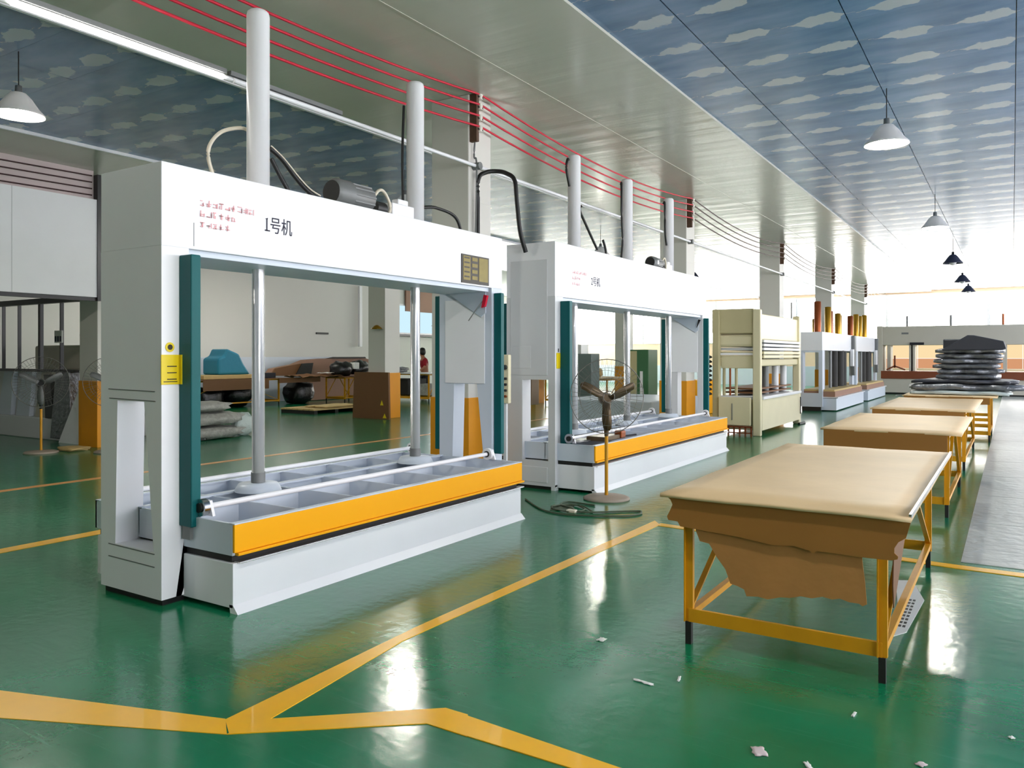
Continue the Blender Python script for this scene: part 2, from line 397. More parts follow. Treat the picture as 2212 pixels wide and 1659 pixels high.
# left wall: solid up to Y 23.3, windows beyond
lw = struct(MB().box(-22.2, -22, -6, 23.6, 0, ZC + .1).box(-22.2, -22, 23.6, 42, 0, 2.45).box(-22.2, -22, 23.6, 42, 3.75, ZC + .1)
            .box(-22.2, -22, 23.6, 25.3, 2.45, 3.75).build('wall_left', wallw))
box(-22, -21.9, 12, 23.4, 4.36, ZC).build('cornice', wallw, lw)
for k_ in range(0): box(-22, -21.985, 3.2 + k_ * 2.3, 3.22 + k_ * 2.3, 0, 4.36).build('panel_joint', wallw, lw)
wn = struct(MB().frame([(25.3, 2.45), (42, 2.45), (42, 3.75), (25.3, 3.75)], [(25.4, 2.53), (41.9, 2.53), (41.9, 3.68), (25.4, 3.68)], 'x', -22.05, -21.98).build('window_8', white))
for q in range(6): box(-22.03, -22.02, 25.42 + 2.75 * q, 25.42 + 2.75 * q + 2.68, 2.53, 3.68).build('pane', screen if q == 0 else glowL, wn)
# far wall
fw = struct(MB().box(-22.2, 7.7, 42, 42.2, 0, .9).box(-22.2, 7.7, 42, 42.2, ZC - .1, ZC + .1).box(-22.2, -5.3, 42, 42.2, .9, 2.2).build('wall_far', peach))
box(-22, -5.3, 41.97, 42, .0, 1.0).build('dado', bluew, fw)
for i in range(7):
    a = -22 + 4.22 * i; n_ = i + 9
    wn = struct(MB().frame([(a, 2.2), (a + 4.2, 2.2), (a + 4.2, 4.5), (a, 4.5)], [(a + .04, 2.25), (a + 4.16, 2.25), (a + 4.16, 4.46), (a + .04, 4.46)], 'y', 41.95, 42.05).build('window_%d' % n_, white))
    for q in range(3): box(a + .05 + q * 1.375, a + .05 + q * 1.375 + 1.36, 42.0, 42.01, 2.25, 4.46).build('pane', glowE, wn)
wn = struct(MB().frame([(-5.3, .9), (7.5, .9), (7.5, 2.2), (-5.3, 2.2)], [(-5.2, .95), (7.4, .95), (7.4, 2.15), (-5.2, 2.15)], 'y', 41.95, 42.05).build('window_16', peach))  # lower end wall, made to glow instead of being lit
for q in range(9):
    box(-5.2 + 1.4 * q, -5.2 + 1.4 * q + 1.385, 42.0, 42.01, 1.42, 2.15).build('pane', warmA, wn)  # not glass: self-lit sheets in place of the painted wall
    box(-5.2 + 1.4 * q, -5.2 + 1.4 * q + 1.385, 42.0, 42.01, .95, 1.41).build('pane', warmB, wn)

# ------------------------------------------------------------------ columns
def column(x0, x1, y0, y1, ztop, oz, label, group):
    t = thing('column', label, 'column', ((x0 + x1) / 2, (y0 + y1) / 2, 0), group)
    box(x0, x1, y0, y1, 0, ztop).build('shaft', colw, t, .01)
    box(x0 - .012, x1 + .012, y0 - .012, y1 + .012, 0, oz).build('painted_base', dorange, t, .006)
    for zz in (1.9, 3.35): box(x0 - .003, x1 + .003, y0 - .003, y1 + .003, zz, zz + .008).build('panel_joint', colw, t)
    return t
YC = [7.4, 14.6, 21.8, 29.0, 36.2]
nth = ['beside the machine marked 1', 'behind the machine marked 2', 'behind the beige hot press', 'behind the small press with brass tubes', 'farthest down the hall']
for i, y in enumerate(YC):
    column(-5.84, -5.30, y, y + .46, ZC - .03, 1.06, 'white square column with orange base, ' + nth[i], 'columns along the press row')
nth2 = ['left of the first press, near the left fan', 'behind the brown board, seen through the first press', 'of the rear row, hidden behind the second press end', 'seen through the second press behind the fan', 'farthest of the rear row']
for i, y in enumerate([7.42, 14.6, 21.8, 29.0, 36.2]):
    column(-13.52, -12.97, y, y + .55, ZC - .03, 1.12, 'white square column with orange base, ' + nth2[i], 'columns of the rear row')

# ------------------------------------------------------------------ insulator brackets and overhead wires
ZW = [4.56, 4.44, 4.31, 4.185]
for i, y in enumerate(YC):
    t = thing('insulator_bracket', 'rusty bracket of white insulators on the column ' + nth[i], 'bracket', (-5.25, y + .2, 4.3), 'wire brackets')
    box(-5.30, -5.20, y + .02, y + .07, 4.02, 4.57).build('plate', rust, t, .003)
    for z in ZW:
        MB().tube([(-5.2, y + .045, z - .02), (-5.2, y + .14, z - .02)], .012, 6).build('pin', darkv, t)
        MB().tube([(-5.2, y + .09, z - .05), (-5.2, y + .09, z - .025), (-5.2, y + .09, z), (-5.2, y + .09, z + .025)], [.034, .024, .034, .022], 10).build('insulator', porc, t)
for wi, z in enumerate(ZW):
    t = thing('overhead_wire', 'red overhead power wire above the presses, %s of four' % ['topmost', 'second from top', 'third from top', 'lowest'][wi], 'wire', (-5.2, 0, z), 'overhead wires')
    ys = [.2] + YC + [42]
    for a, b in zip(ys[:-1], ys[1:]):
        pts = [(-5.2, a + (b - a) * q / 14 + .1, z + .015 - (.19 - .01 * wi) * (1 - (2 * q / 14 - 1) ** 2)) for q in range(15)]
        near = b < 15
        MB().tube(pts, .0125 if near else .011, 6).build('wire_span', redwire if near else darkwire, t)  # far spans of the same wire use a darker red
for wi in range(4):
    z = 4.48 - .105 * wi
    tag(MB().tube([(-12.66, 1.5, z - .02), (-12.66, 4.2, z - .045), (-12.66, 7.15, z)], .011, 6).build('overhead_wire', darkwire), 'thin dark wire crossing the pink strip above the hanging board, %s of four' % ['topmost', 'second from top', 'third', 'lowest'][wi], 'wire', 'wires over the hanging board')

# hanging partition at the left
t = thing('hanging_partition', 'large white suspended wall panel at the left edge', 'partition', (-12.7, 4.3, 2.5))
box(-12.72, -12.60, 1.0, 7.2, 2.50, 4.09).build('panel', white, t)
box(-12.80, -12.70, 1.0, 7.2, 4.09, ZC - .03).build('header', pinkw, t)
MB().box(-12.72, -12.58, 7.2, 7.26, 2.44, 4.5).box(-12.74, -12.62, 1.0, 7.2, 2.44, 2.5).build('edge_frame', blackm, t)
for yy in (3.2, 5.9): box(-12.602, -12.596, yy, yy + .012, 2.5, 4.09).build('panel_joint', offw, t)

# conduit with tube lights
t = thing('conduit', 'white pipe running along the columns under the soffit', 'pipe', (-5.25, 20, 3.75))
MB().tube([(-5.25, 0, 3.75), (-5.25, 42, 3.75)], .02, 10).build('pipe', white, t)
for y in YC: MB().tube([(-5.30, y + .1, 3.75), (-5.2, y + .1, 3.75)], .045, 8).build('clamp', gsteel, t)
for i, (a, b) in enumerate(((.9, 2.35), (2.42, 4.03), (4.07, 5.3))):
    t = thing('tube_light', 'lit fluorescent batten on the white pipe, %s' % ['nearest the top left corner', 'longest bright one left of the first cylinder', 'passing behind the first white cylinder'][i], 'light', (-5.25, (a + b) / 2, 3.7), 'tube lights')
    box(-5.275, -5.225, a, b, 3.775, 3.81).build('housing', gsteel, t)
    MB().tube([(-5.235, a + .03, 3.742), (-5.235, b - .03, 3.742)], .0215, 10).build('tube', tubeg if i < 2 else white, t)
# vertical conduits on column A
t = thing('cable_arch', 'black corrugated hose arching down beside the first column', 'hose', (-5.2, 7.7, 3))
MB().tube(smooth_pts([(-5.24, 7.50, 2.6), (-5.24, 7.50, 3.3), (-5.23, 7.5, 3.597), (-5.194, 7.6, 3.691), (-5.096, 7.7, 3.711), (-4.967, 7.7, 3.668), (-4.859, 7.7, 3.575), (-4.827, 7.7, 3.303), (-4.796, 7.72, 2.98), (-4.77, 7.80, 2.75)]), .026, 8).build('hose', black, t)
MB().tube(smooth_pts([(-5.26, 7.47, 4.02), (-5.27, 7.47, 3.85), (-5.24, 7.48, 3.7), (-5.26, 7.47, 2.4)]), .011, 6).build('cable', gsteel, t)

# ------------------------------------------------------------------ cold presses
def cold_press(label, Y0, L, ztop, cyl_y, bed0, bed1, style):
    XF, XB = -4.42, -5.08
    t = thing('cold_press', label, 'machine', (-4.75, Y0 + L / 2, 0), 'white cold presses')
    main = white if style == 1 else white
    th = .19
    for side in (0, 1):
        ya, yb = (Y0, Y0 + th) if side == 0 else (Y0 + L - th, Y0 + L)
        if style == 1:
            hole = [(-4.915, .33), (-4.50, .33), (-4.60, 1.26), (-4.89, 1.26)]
        else:
            hole = [(-4.86, .33), (-4.51, .33), (-4.51, 1.27), (-4.86, 1.27)]
        u = MB().frame([(XB, .04), (XF, .04), (XF, 2.23), (XB, 2.23)], hole, 'y', ya, yb).build('upright', offw if style == 2 else (white if side == 0 else bluew), t)
        ye = Y0 - .003 if side == 0 else Y0 + L - th - .004
        if side == 0 and style == 1:
            for (xa, xb, z) in ((-4.99, -4.486, 1.335), (-4.98, -4.48, 1.275), (-4.99, -4.49, .325), (-4.99, -4.49, .245)):
                MB().prism([(xa, z), (xb, z - .006), (xb, z - .012), (xa, z - .006)], 'y', ye, ye + .004).build('seam', gsteel, u)
        if side == 0 and style == 2:
            box(XB + .06, XF - .10, ye - .004, ye + .004, 1.32, 2.66).build('panel', offw, u, .003)
            box(XB + .09, XF - .32, ye - .008, ye + .002, 1.40, 1.66).build('plate', offw, u, .003)
            box(XB + .11, XF - .1, ye - .004, ye + .004, .08, .26).build('lower_panel', offw, u, .003)
            box(XF - .05, XF + .0, ye, ye + .08, 0, .06).build('foot', offw, u)
        if side == 1:
            box(-5.0, -4.50, ye - .006, ye + .004, 1.265, 2.12).build('panel', white, u, .003)
            # knife shaped brackets under the beam
            MB().prism([(-5.0, 2.222), (-4.48, 2.222), (-4.48, 1.98), (-4.54, 1.94)], 'y', ye - .02, ye - .006).build('gusset', bluew, u)
        box(XB + .02, XF - .02, ya + .02, yb - .02, 0, .04).build('foot_pad', black, u)
        # teal guide rails front and back
        gy = (ya + .12, ya + .19) if side == 0 else (yb - .155, yb - .095)
        gx = .125 if side == 0 else .09
        for xa, xb in ((XF, XF + gx), (XB - gx, XB)):
            g = MB().box(xa + .001, xb, gy[0], gy[1], .48 if side == 0 else .56, 2.18).build('guide_rail', teal, t, .008)
            MB().box(xa + .02, xb - .03, gy[0] + .01, gy[1] - .01, .40, .48).build('rail_foot', gsteel, g)
        if side == 0:
            MB().prism([(ya + .1, .04), (ya + .14, .04), (ya + .29, .47), (ya + .17, .47)], 'x', XF - .03, XF + .0).build('gusset', bluew, t)
            MB().box(XF - .05, XF + .045, ya + .19, ya + .25, .31, .47).build('gusset', gsteel, t)
    # upper beam
    bm = MB().box(XB, XF, Y0, Y0 + L, 2.23, ztop)
    bo = bm.build('upper_beam', white, t, .004)
    MB().box(XB + .05, XF - .03, Y0 + .2, Y0 + L - .2, 2.19, 2.23).build('beam_web', bluew, bo, .003)
    if style == 1: box(XF - .003, XF + .002, Y0 + .225, Y0 + .229, 2.25, 2.40).build('seam', gsteel, bo)
    # cylinders and rods
    for k_, cy in enumerate(cyl_y):
        c = MB().lathe([(0.0, 4.125), (.06, 4.12), (.078, 4.105), (.083, 4.08), (.083, ztop + .03), (.12, ztop + .03), (.12, ztop)], -4.75, cy, 28).build('cylinder', white, t)
        r = MB().lathe([(.046, 2.2), (.046, .6), (.075, .6), (.075, .585), (.10, .58), (.11, .55)], -4.75, cy, 28).build('piston_rod', rodm, t)
        MB().lathe([(.0, .605), (.14, .60), (.16, .57), (.17, .545)], -4.75, cy, 24).build('flange', bluew, r)
        MB().lathe([(.052, .68), (.052, .605)], -4.75, cy, 24).build('collar', gsteel, r)
    # moving lower platen: a welded grid with an orange front channel
    BX0, BX1 = -5.42, -3.93
    pl = MB().box(BX1 - .05, BX1, bed0, bed1, .533, .542).box(BX0, BX0 + .05, bed0, bed1, .533, .542)
    pl.box(BX0, BX1 - .02, bed0, bed0 + .02, .345, .54).box(BX0, BX1 - .02, bed1 - .02, bed1, .345, .54)
    pl.box(BX0, BX0 + .02, bed0, bed1, .345, .54)
    for x in (-4.90, -4.58): pl.box(x - .03, x + .03, bed0, bed1, .530, .545); pl.box(x - .006, x + .006, bed0, bed1, .36, .53)
    nr = 6 if style == 1 else 8
    for q in range(1, nr):
        y = bed0 + (bed1 - bed0) * q / nr; pl.box(BX0 + .02, BX1 - .03, y - .006, y + .006, .36, .538)
    P = pl.build('platen_frame', bluew, t, .002)
    MB().box(BX0 + .02, BX1 - .02, bed0 + .02, bed1 - .02, .352, .362).build('platen_plate', bluew, P)
    o = MB().box(BX1 - .018, BX1, bed0 + .0, bed1, .365, .533).box(BX1 - .06, BX1 + .012, bed0 + .02, bed1 + .025, .345, .362).build('front_channel', orange, t, .003)
    # synchronising shafts with pinions
    for x in (-4.275, -5.22):
        sh = MB().tube([(x, bed0 + .02, .60), (x, bed1 - .04, .60)], .019, 12).build('shaft', white, t)
        for y in (bed0 + .03, bed1 - .07):
            MB().tube([(x, y - .02, .60), (x, y + .02, .60)], .055, 18).build('pinion', steel if y < bed0 + 1 else white, sh)
            MB().tube([(x, y - .03, .60), (x, y - .02, .60)], .03, 12).build('hub', black, sh)
            MB().prism([(x - .06, .545), (x + .06, .545), (x + .03, .64), (x - .03, .64)], 'y', y + .03, y + .05).build('bearing', white, sh)
    # base
    ba = MB().box(BX0 + .03, BX1 - .015, bed0 + .0, bed1, .03, .30)
    b = ba.build('base', white, t, .003)
    MB().prism([(BX1 - .015, .05), (BX1 + .03, .0), (BX1 - .04, .0), (BX1 - .05, .05)], 'y', bed0 - .0, bed1 + .01).build('bottom_flange', white, b)
    MB().box(BX1 - .05, BX1 + .012, bed0 + .03, bed1 + .02, .296, .308).build('top_rail', steel if style == 1 else white, b, .002)
    MB().box(BX0 + .03, BX1 - .05, bed0 + .02, bed1 - .02, .30, .345).build('gap_filler', darkv, b)  # dark filler closing the gap between base and platen
    for y in (bed0 + .12, bed1 - .2): MB().box(BX0 + .1, BX1 - .25, y, y + .1, 0, .03).build('foot', black, b)
    return t
P1 = cold_press('white cold press numbered 1, nearest and largest, with two cylinders', 2.93, 3.83, 2.75, (3.94, 5.77), 3.085, 6.36, 1)
P2 = cold_press('white cold press behind the first, with three tall cylinders', 7.87, 5.27, 2.862, (8.96, 10.6, 12.25), 7.92, 12.74, 2)

def marks(parent, y, z, rows, unit, x=-4.414):
    rnd = random.Random(3)
    for ri, (n, yo, sc) in enumerate(rows):
        b = MB()
        for q in range(n):
            yy = y + yo + q * unit * 1.15; zz = z - ri * .068
            for s_ in range(4):
                if s_ < 2: h = rnd.uniform(.3, 1) * unit; yq = yy + rnd.uniform(0, unit * .8); b.box(x, x + .002, yq, yq + unit * .12, zz, zz + h)
                else: w_ = rnd.uniform(.4, .9) * unit; zq = zz + rnd.uniform(0, unit * .9); b.box(x, x + .002, yy, yy + w_, zq, zq + unit * .1)
        b.build('lettering', redink, parent)
text('1号机', (-4.4185, 3.715, 2.425), .125, ink, P1, sx=.82)
MB().box(-4.419, -4.4175, 3.722, 3.768, 2.424, 2.433).prism([(3.722, 2.508), (3.748, 2.518), (3.748, 2.508)], 'x', -4.419, -4.4175).build('lettering', ink, P1)
marks(P1, 3.20, 2.515, ((9, .0, 1), (6, .0, 1), (5, .0, 1)), .042)
text('2号机', (-4.4185, 8.78, 2.43), .125, ink, P2, sx=.82)
marks(P2, 8.28, 2.53, ((9, .0, 1), (5, .0, 1), (5, .0, 1)), .036)
# bronze name plate on press 1
np_ = box(-4.42, -4.412, 6.05, 6.51, 2.245, 2.52).build('nameplate', bronzed, P1)
MB().box(-4.412, -4.410, 6.075, 6.19, 2.275, 2.505).build('plate_field', bronze, np_); MB().box(-4.412, -4.410, 6.335, 6.49, 2.275, 2.505).build('plate_field', bronze, np_)
for q in range(4): box(-4.412, -4.410, 6.22, 6.31, 2.285 + q * .06, 2.32 + q * .06).build('plate_field', bronze, np_)
for q in range(5): box(-4.410, -4.409, 6.09, 6.175, 2.30 + q * .045, 2.315 + q * .045).build('plate_text', bronzed, np_)
# yellow placards
s1 = MB().box(-4.42, -4.414, 2.925, 3.075, 1.37, 1.555).box(-4.42, -4.385, 3.045, 3.05, 1.37, 1.555).build('placard', yelsign, P1)
for q in range(3): box(-4.414, -4.412, 2.965, 3.03, 1.40 + q * .04, 1.406 + q * .04).build('placard_text', bronzed, s1)
box(-4.414, -4.4125, 2.94, 3.035, 1.385, 1.39).build('placard_text', bronzed, s1)
s2 = MB().tube([(-4.42, 2.985, 1.602), (-4.414, 2.985, 1.602)], .030, 20).build('round_sticker', yelsign, P1)
MB().tube([(-4.415, 2.985, 1.602), (-4.412, 2.985, 1.602)], .017, 14).build('emblem', bronzed, s2)
box(-4.42, -4.414, 7.90, 7.985, 1.40, 1.58).build('placard', yelsign, P2); box(-4.42, -4.414, 7.94, 7.95, 1.59, 1.63).build('tag', black, P2)
# pump motor on press 1
def pump(parent, y, z, dark, s=1.0):
    m = MB().tube([(-4.68, y, z), (-4.68, y + .03 * s, z), (-4.68, y + .17 * s, z)], [.095 * s, .118 * s, .12 * s], 22).build('pump_motor', dark and gsteel or offw, parent)
    MB().tube([(-4.68, y - .004, z), (-4.68, y + .002, z)], .095 * s, 22).build('fan_cover', black, m)
    b = MB().tube([(-4.68, y + .17 * s, z), (-4.68, y + .42 * s, z), (-4.68, y + .44 * s, z)], [.105 * s, .105 * s, .07 * s], 22)
    for q in range(12): a = q * PI / 6; b.bar((-4.68 + .108 * s * math.cos(a), y + .18 * s, z + .108 * s * math.sin(a)), (-4.68 + .108 * s * math.cos(a), y + .42 * s, z + .108 * s * math.sin(a)), .006, .012)
    b.build('housing', gsteel, m)
    box(-4.63, -4.58, y + .08 * s, y + .14 * s, z - .03, z + .03).build('terminal_box', white, m)
    MB().box(-4.78, -4.58, y + .05, y + .5 * s, z - .135 * s, z - .11 * s).build('mount', gsteel, m)
    MB().tube(smooth_pts([(-4.66, y + .44 * s, z - .02), (-4.62, y + .50 * s, z + .09), (-4.62, y + .58 * s, z + .08), (-4.63, y + .66 * s, z - .02), (-4.64, y + .64 * s, z - .11)]), .014, 7).build('pipe', hosew, m)
    MB().tube([(-4.68, y + .5 * s, z - .05), (-4.68, y + .62 * s, z - .05)], .06 * s, 16).build('pump', dark and black or gsteel, m)
    MB().box(-4.74, -4.62, y + .68 * s, y + .98 * s, z - .10, z + .02).box(-4.72, -4.64, y + .78 * s, y + .92 * s, z + .02, z + .07).build('valve_block', white, m, .01)
    MB().box(-4.76, -4.60, y + .66 * s, y + 1.0 * s, z - .14, z - .10).build('manifold', gsteel, m)
pump(P1, 4.62, 2.885, True)
pump(P2, 11.3, 2.98, True, .8)
for pts, r, m_ in (([(-4.83, 3.95, 3.23), (-4.87, 3.88, 3.252), (-4.9, 3.737, 3.196), (-4.9, 3.638, 3.086), (-4.9, 3.619, 2.981), (-4.9, 3.658, 2.86), (-4.9, 3.70, 2.74)], .014, hosew),
                   ([(-4.7, 4.01, 3.104), (-4.7, 4.126, 3.044), (-4.7, 4.264, 2.929), (-4.7, 4.383, 2.85), (-4.7, 4.5, 2.81), (-4.7, 4.63, 2.80)], .018, black),
                   ([(-4.69, 4.01, 3.122), (-4.685, 4.13, 3.052), (-4.68, 4.27, 2.94), (-4.68, 4.39, 2.865), (-4.68, 4.5, 2.83)], .006, hosew),
                   ([(-4.7, 4.02, 3.03), (-4.7, 4.104, 2.916), (-4.7, 4.195, 2.80), (-4.7, 4.22, 2.74)], .016, black),
                   ([(-4.75, 5.84, 2.955), (-4.75, 6.0, 2.985), (-4.75, 6.11, 2.991), (-4.75, 6.336, 2.971), (-4.75, 6.453, 2.904), (-4.75, 6.53, 2.74)], .016, black),
                   ([(-4.83, 5.70, 3.9), (-4.84, 5.69, 3.4), (-4.83, 5.69, 2.9)], .012, black)):
    MB().tube(smooth_pts(pts), r, 8).build('hydraulic_hose', m_, P1)
for pts in ([(-4.78, 8.86, 4.05), (-4.75, 8.779, 4.028), (-4.75, 8.75, 3.9), (-4.75, 8.83, 3.70)], [(-4.7, 9.06, 3.48), (-4.75, 9.12, 3.436), (-4.75, 9.345, 3.226), (-4.75, 9.621, 2.99)],
            [(-4.8, 10.5, 4.04), (-4.75, 10.41, 4.0), (-4.75, 10.415, 3.537), (-4.75, 10.447, 3.208), (-4.75, 10.383, 2.87)], [(-4.8, 12.15, 4.03), (-4.75, 12.08, 4.0), (-4.75, 12.098, 3.561), (-4.75, 12.159, 3.343)],
            [(-4.7, 9.7, 3.12), (-4.7, 9.78, 3.0), (-4.7, 9.8, 2.87)]):
    MB().tube(smooth_pts(pts), .017, 8).build('hydraulic_hose', black, P2)
# dark red handle under the beam's far corner
h = MB().tube(smooth_pts([(-4.47, 6.55, 2.14), (-4.5, 6.5, 2.08), (-4.56, 6.46, 1.98), (-4.62, 6.45, 1.9)]), .005, 6).build('pull_cord', gsteel, P1)
MB().prism([(-4.47, 2.16), (-4.43, 2.15), (-4.46, 2.04), (-4.50, 2.03)], 'y', 6.50, 6.53).build('red_flag', redwire, h)
MB().prism([(-4.47, 2.16), (-4.43, 2.15), (-4.50, 2.02)], 'y', 12.88, 12.90).build('flag', black, P2)

# loose parts lying on press 2
t = thing('scrap_bracket', 'brown metal bracket with an orange end lying on the second press', 'tool', (-4.2, 8.5, .545))
MB().box(-4.24, -4.00, 8.3, 8.75, .546, .60).build('bracket', bronzefan, t, .01)
MB().box(-4.08, -3.98, 8.72, 8.86, .546, .64).build('grip', copper, t, .02)
tag(MB().sheet(-4.35, 8.25, .546, .34, .5, .012, 4, .012).build('grey_sheet', silver, None, 0, (-4.35, 8.25, .546)), 'small crumpled grey sheet on the near end of the second press', 'sheet')
tag(MB().bar((-4.05, 8.9, .556), (-4.0, 9.2, .556), .02, .02).build('screwdriver', darkc, None, 0, (-4.03, 9.05, .55)), 'dark slim tool lying on the second press', 'tool')
tag(MB().tube(smooth_pts([(-4.6, 8.3, .56), (-4.5, 8.8, .565), (-4.55, 9.6, .56), (-4.45, 10.8, .565), (-4.4, 11.8, .56)]), .012, 6).build('air_hose', black, None, 0, (-4.5, 9, .55)), 'black hose lying along the second press bed', 'hose')

# control box on post between the presses
t = thing('control_box', 'beige button control box on a post between the two presses', 'control panel', (-4.7, 7.35, 0))
box(-4.80, -4.69, 7.30, 7.36, 1.02, 1.56).build('housing', cream, t, .008)
box(-4.77, -4.73, 7.32, 7.35, 0, 1.02).build('post', offw, t); box(-4.8, -4.62, 7.28, 7.46, 0, .02).build('foot_plate', gsteel, t)
for r_ in range(4):
    for c_ in range(2):
        MB().tube([(-4.77 + c_ * .05, 7.30, 1.10 + r_ * .065), (-4.77 + c_ * .05, 7.275, 1.10 + r_ * .065)], .015, 10).build('button', copper if (r_ == 0 and c_) else black, t)
MB().tube([(-4.73, 7.30, 1.42), (-4.73, 7.27, 1.42)], .028, 12).build('dial', black, t)

# ------------------------------------------------------------------ stand fans
def stand_fan(label, x, y, hub_z, face, brown):
    t = thing('stand_fan', label, 'fan', (x, y, 0), 'industrial stand fans')
    MB().lathe([(0, .045), (.05, .045), (.22, .032), (.25, .018), (.25, 0), (0, 0)], x, y, 32).build('base', basegrey, t)
    MB().tube([(x, y, .03), (x, y, hub_z - .36)], .019, 12).build('pole', yellow, t)
    MB().tube([(x, y, hub_z - .40), (x, y, hub_z - .1), (x, y, hub_z - .02)], [.022, .045, .05], 12).build('upper_pole', bronzefan if brown else blackm, t)
    f = Vector(face).normalized(); up = Vector((0, 0, 1)); r = f.cross(up).normalized(); c = Vector((x, y, hub_z))
    MB().tube([c - f * .16, c - f * .12, c - f * .02, c + f * .03], [.04, .07, .07, .05], 14).build('motor', bronzefan if brown else blackm, t)
    for a in (150, 28, 268):
        a = R(a); d = r * math.cos(a) + up * math.sin(a); n_ = r * -math.sin(a) + up * math.cos(a); vs = []
        for s_, wd in ((.04, .03), (.12, .055), (.22, .06), (.31, .05), (.335, .02)):
            vs += [c + f * .05 + d * s_ + n_ * wd - f * .02, c + f * .05 + d * s_ - n_ * wd * .6 + f * .02]
        fs = [(2 * q, 2 * q + 1, 2 * q + 3, 2 * q + 2) for q in range(4)]
        o = MB().add(vs, fs, True).build('blade', bronzefan if brown else gsteel, t); s__ = o.modifiers.new('solid', 'SOLIDIFY'); s__.thickness = .006
    g = MB(); Rr = .40; cc = c + up * .03
    for q in range(48):
        a = 2 * PI * q / 48; d = r * math.cos(a) + up * math.sin(a)
        g.tube([cc + f * .13 + d * .06, cc + f * .12 + d * .25, cc + f * .04 + d * Rr], .0013, 4, False)
        g.tube([cc - f * .10 + d * .06, cc - f * .08 + d * .27, cc + f * .02 + d * Rr], .0013, 4, False)
    def ring(off, rad, rr): g.tube([cc + f * off + (r * math.cos(2 * PI * q / 40) + up * math.sin(2 * PI * q / 40)) * rad for q in range(41)], rr, 5, False)
    ring(.03, Rr, .005); ring(.125, .2, .002); ring(.10, .31, .002); ring(.13, .06, .004); ring(-.10, .06, .003); ring(-.07, .28, .002)
    g.build('wire_guard', wirem, t)
    return t
stand_fan('yellow-poled stand fan in front of the second press', -3.70, 7.72, 1.08, (.6, -.8, 0), True)
stand_fan('yellow-poled stand fan at the left edge by the grey machine', -13.05, 6.55, 1.10, (.85, -.5, 0), False)
stand_fan('stand fan half hidden behind the first press upright, by the left column', -12.2, 7.2, 1.10, (.85, -.5, 0), False)

# cable tangle on the floor
t = thing('floor_cable', 'olive cable lying tangled on the floor below the fan', 'cable', (-3.6, 7, 0))
MB().tube(smooth_pts([(-4.41, 7.204, .01), (-4.026, 6.845, .01), (-3.775, 6.73, .01), (-3.532, 6.753, .01), (-3.174, 6.928, .01), (-3.06, 7.105, .01), (-3.085, 7.222, .01), (-3.162, 7.228, .01), (-3.556, 6.896, .012), (-3.739, 6.999, .02), (-3.944, 7.129, .01), (-3.936, 7.316, .01), (-3.62, 7.28, .01)]), .009, 6).build('cord', cable, t)
MB().tube(smooth_pts([(-3.95, 6.95, .02), (-3.85, 7.2, .015), (-3.6, 7.02, .015), (-3.66, 6.85, .012), (-3.9, 6.9, .012), (-3.95, 7.05, .012), (-3.72, 7.15, .02), (-3.5, 6.98, .01)]), .008, 6).build('loop', cable, t)
MB().box(-3.72, -3.62, 6.84, 6.90, 0, .03).build('plug', hosew, t, .008)
tag(MB().sheet(-3.86, 7.02, .002, .22, .3, .004, 3, .004, rot=.4).build('plastic_bag', cable, None, 0, (-3.86, 7.02, 0)), 'flat green plastic scrap beneath the cable tangle', 'bag')

# ------------------------------------------------------------------ work tables
def work_table(label, x0, x1, y0, y1, zt=.82, top=kraftt, group='yellow-legged work tables', apron=None):
    t = thing('work_table', label, 'table', ((x0 + x1) / 2, (y0 + y1) / 2, 0), group)
    MB().sheet((x0 + x1) / 2, (y0 + y1) / 2, zt - .038, x1 - x0, y1 - y0, .036, 2, .006, rag=.004, n=10).build('tabletop', top, t)
    lx = (x0 + .13, x1 - .13); ly = (y0 + .09, y1 - .36)
    for i, x in enumerate(lx):
        for y in ly:
            l = MB().box(x - .022, x + .022, y - .004, y + .022, .12, zt - .04).box(x - .022, x - .016, y - .022, y + .022, .12, zt - .04).build('leg', yellow, t)
            MB().box(x - .016, x + .016, y - .014, y + .016, 0, .12).build('foot', darkv, l)
        my = (ly[0] + ly[1]) / 2
        MB().bar((x, ly[0], .16), (x, ly[1], .16), .035, .035).build('side_stretcher', yellow, t)
        for a in ly: MB().bar((x, a, .18), (x, my + (.08 if a > my else -.08), zt - .06), .03, .012).build('brace', yellow, t)
        MB().bar((x, ly[0], zt - .05), (x, ly[1], zt - .05), .03, .04).build('top_rail', yellow, t)
    for y in ly:
        MB().box(lx[0], lx[1], y - .01, y + .01, .12, .19).build('end_stretcher', yellow, t); MB().box(lx[0], lx[1], y - .01, y + .01, zt - .07, zt - .03).build('top_rail', yellow, t)
    if apron: MB().box(x0 + .03, x1 - .12, y0 + .0, y0 + .02, zt - apron, zt - .02).build('apron_board', kraft, t)
    return t
T1 = work_table('nearest work table with torn kraft board hanging from its front', -1.6, -.39, 4.0, 6.85)
d1 = [(-1.586, .806), (-1.562, .777), (-1.55, .751), (-1.554, .714), (-1.569, .685), (-1.562, .666), (-1.509, .663), (-1.495, .639), (-1.402, .634), (-1.187, .621), (-1.009, .601), (-.911, .611), (-.835, .596), (-.82, .585), (-.80, .60), (-.715, .599), (-.625, .597), (-.529, .598), (-.472, .6), (-.447, .609), (-.445, .621), (-.461, .635), (-.461, .658), (-.444, .688), (-.412, .711), (-.402, .806)]
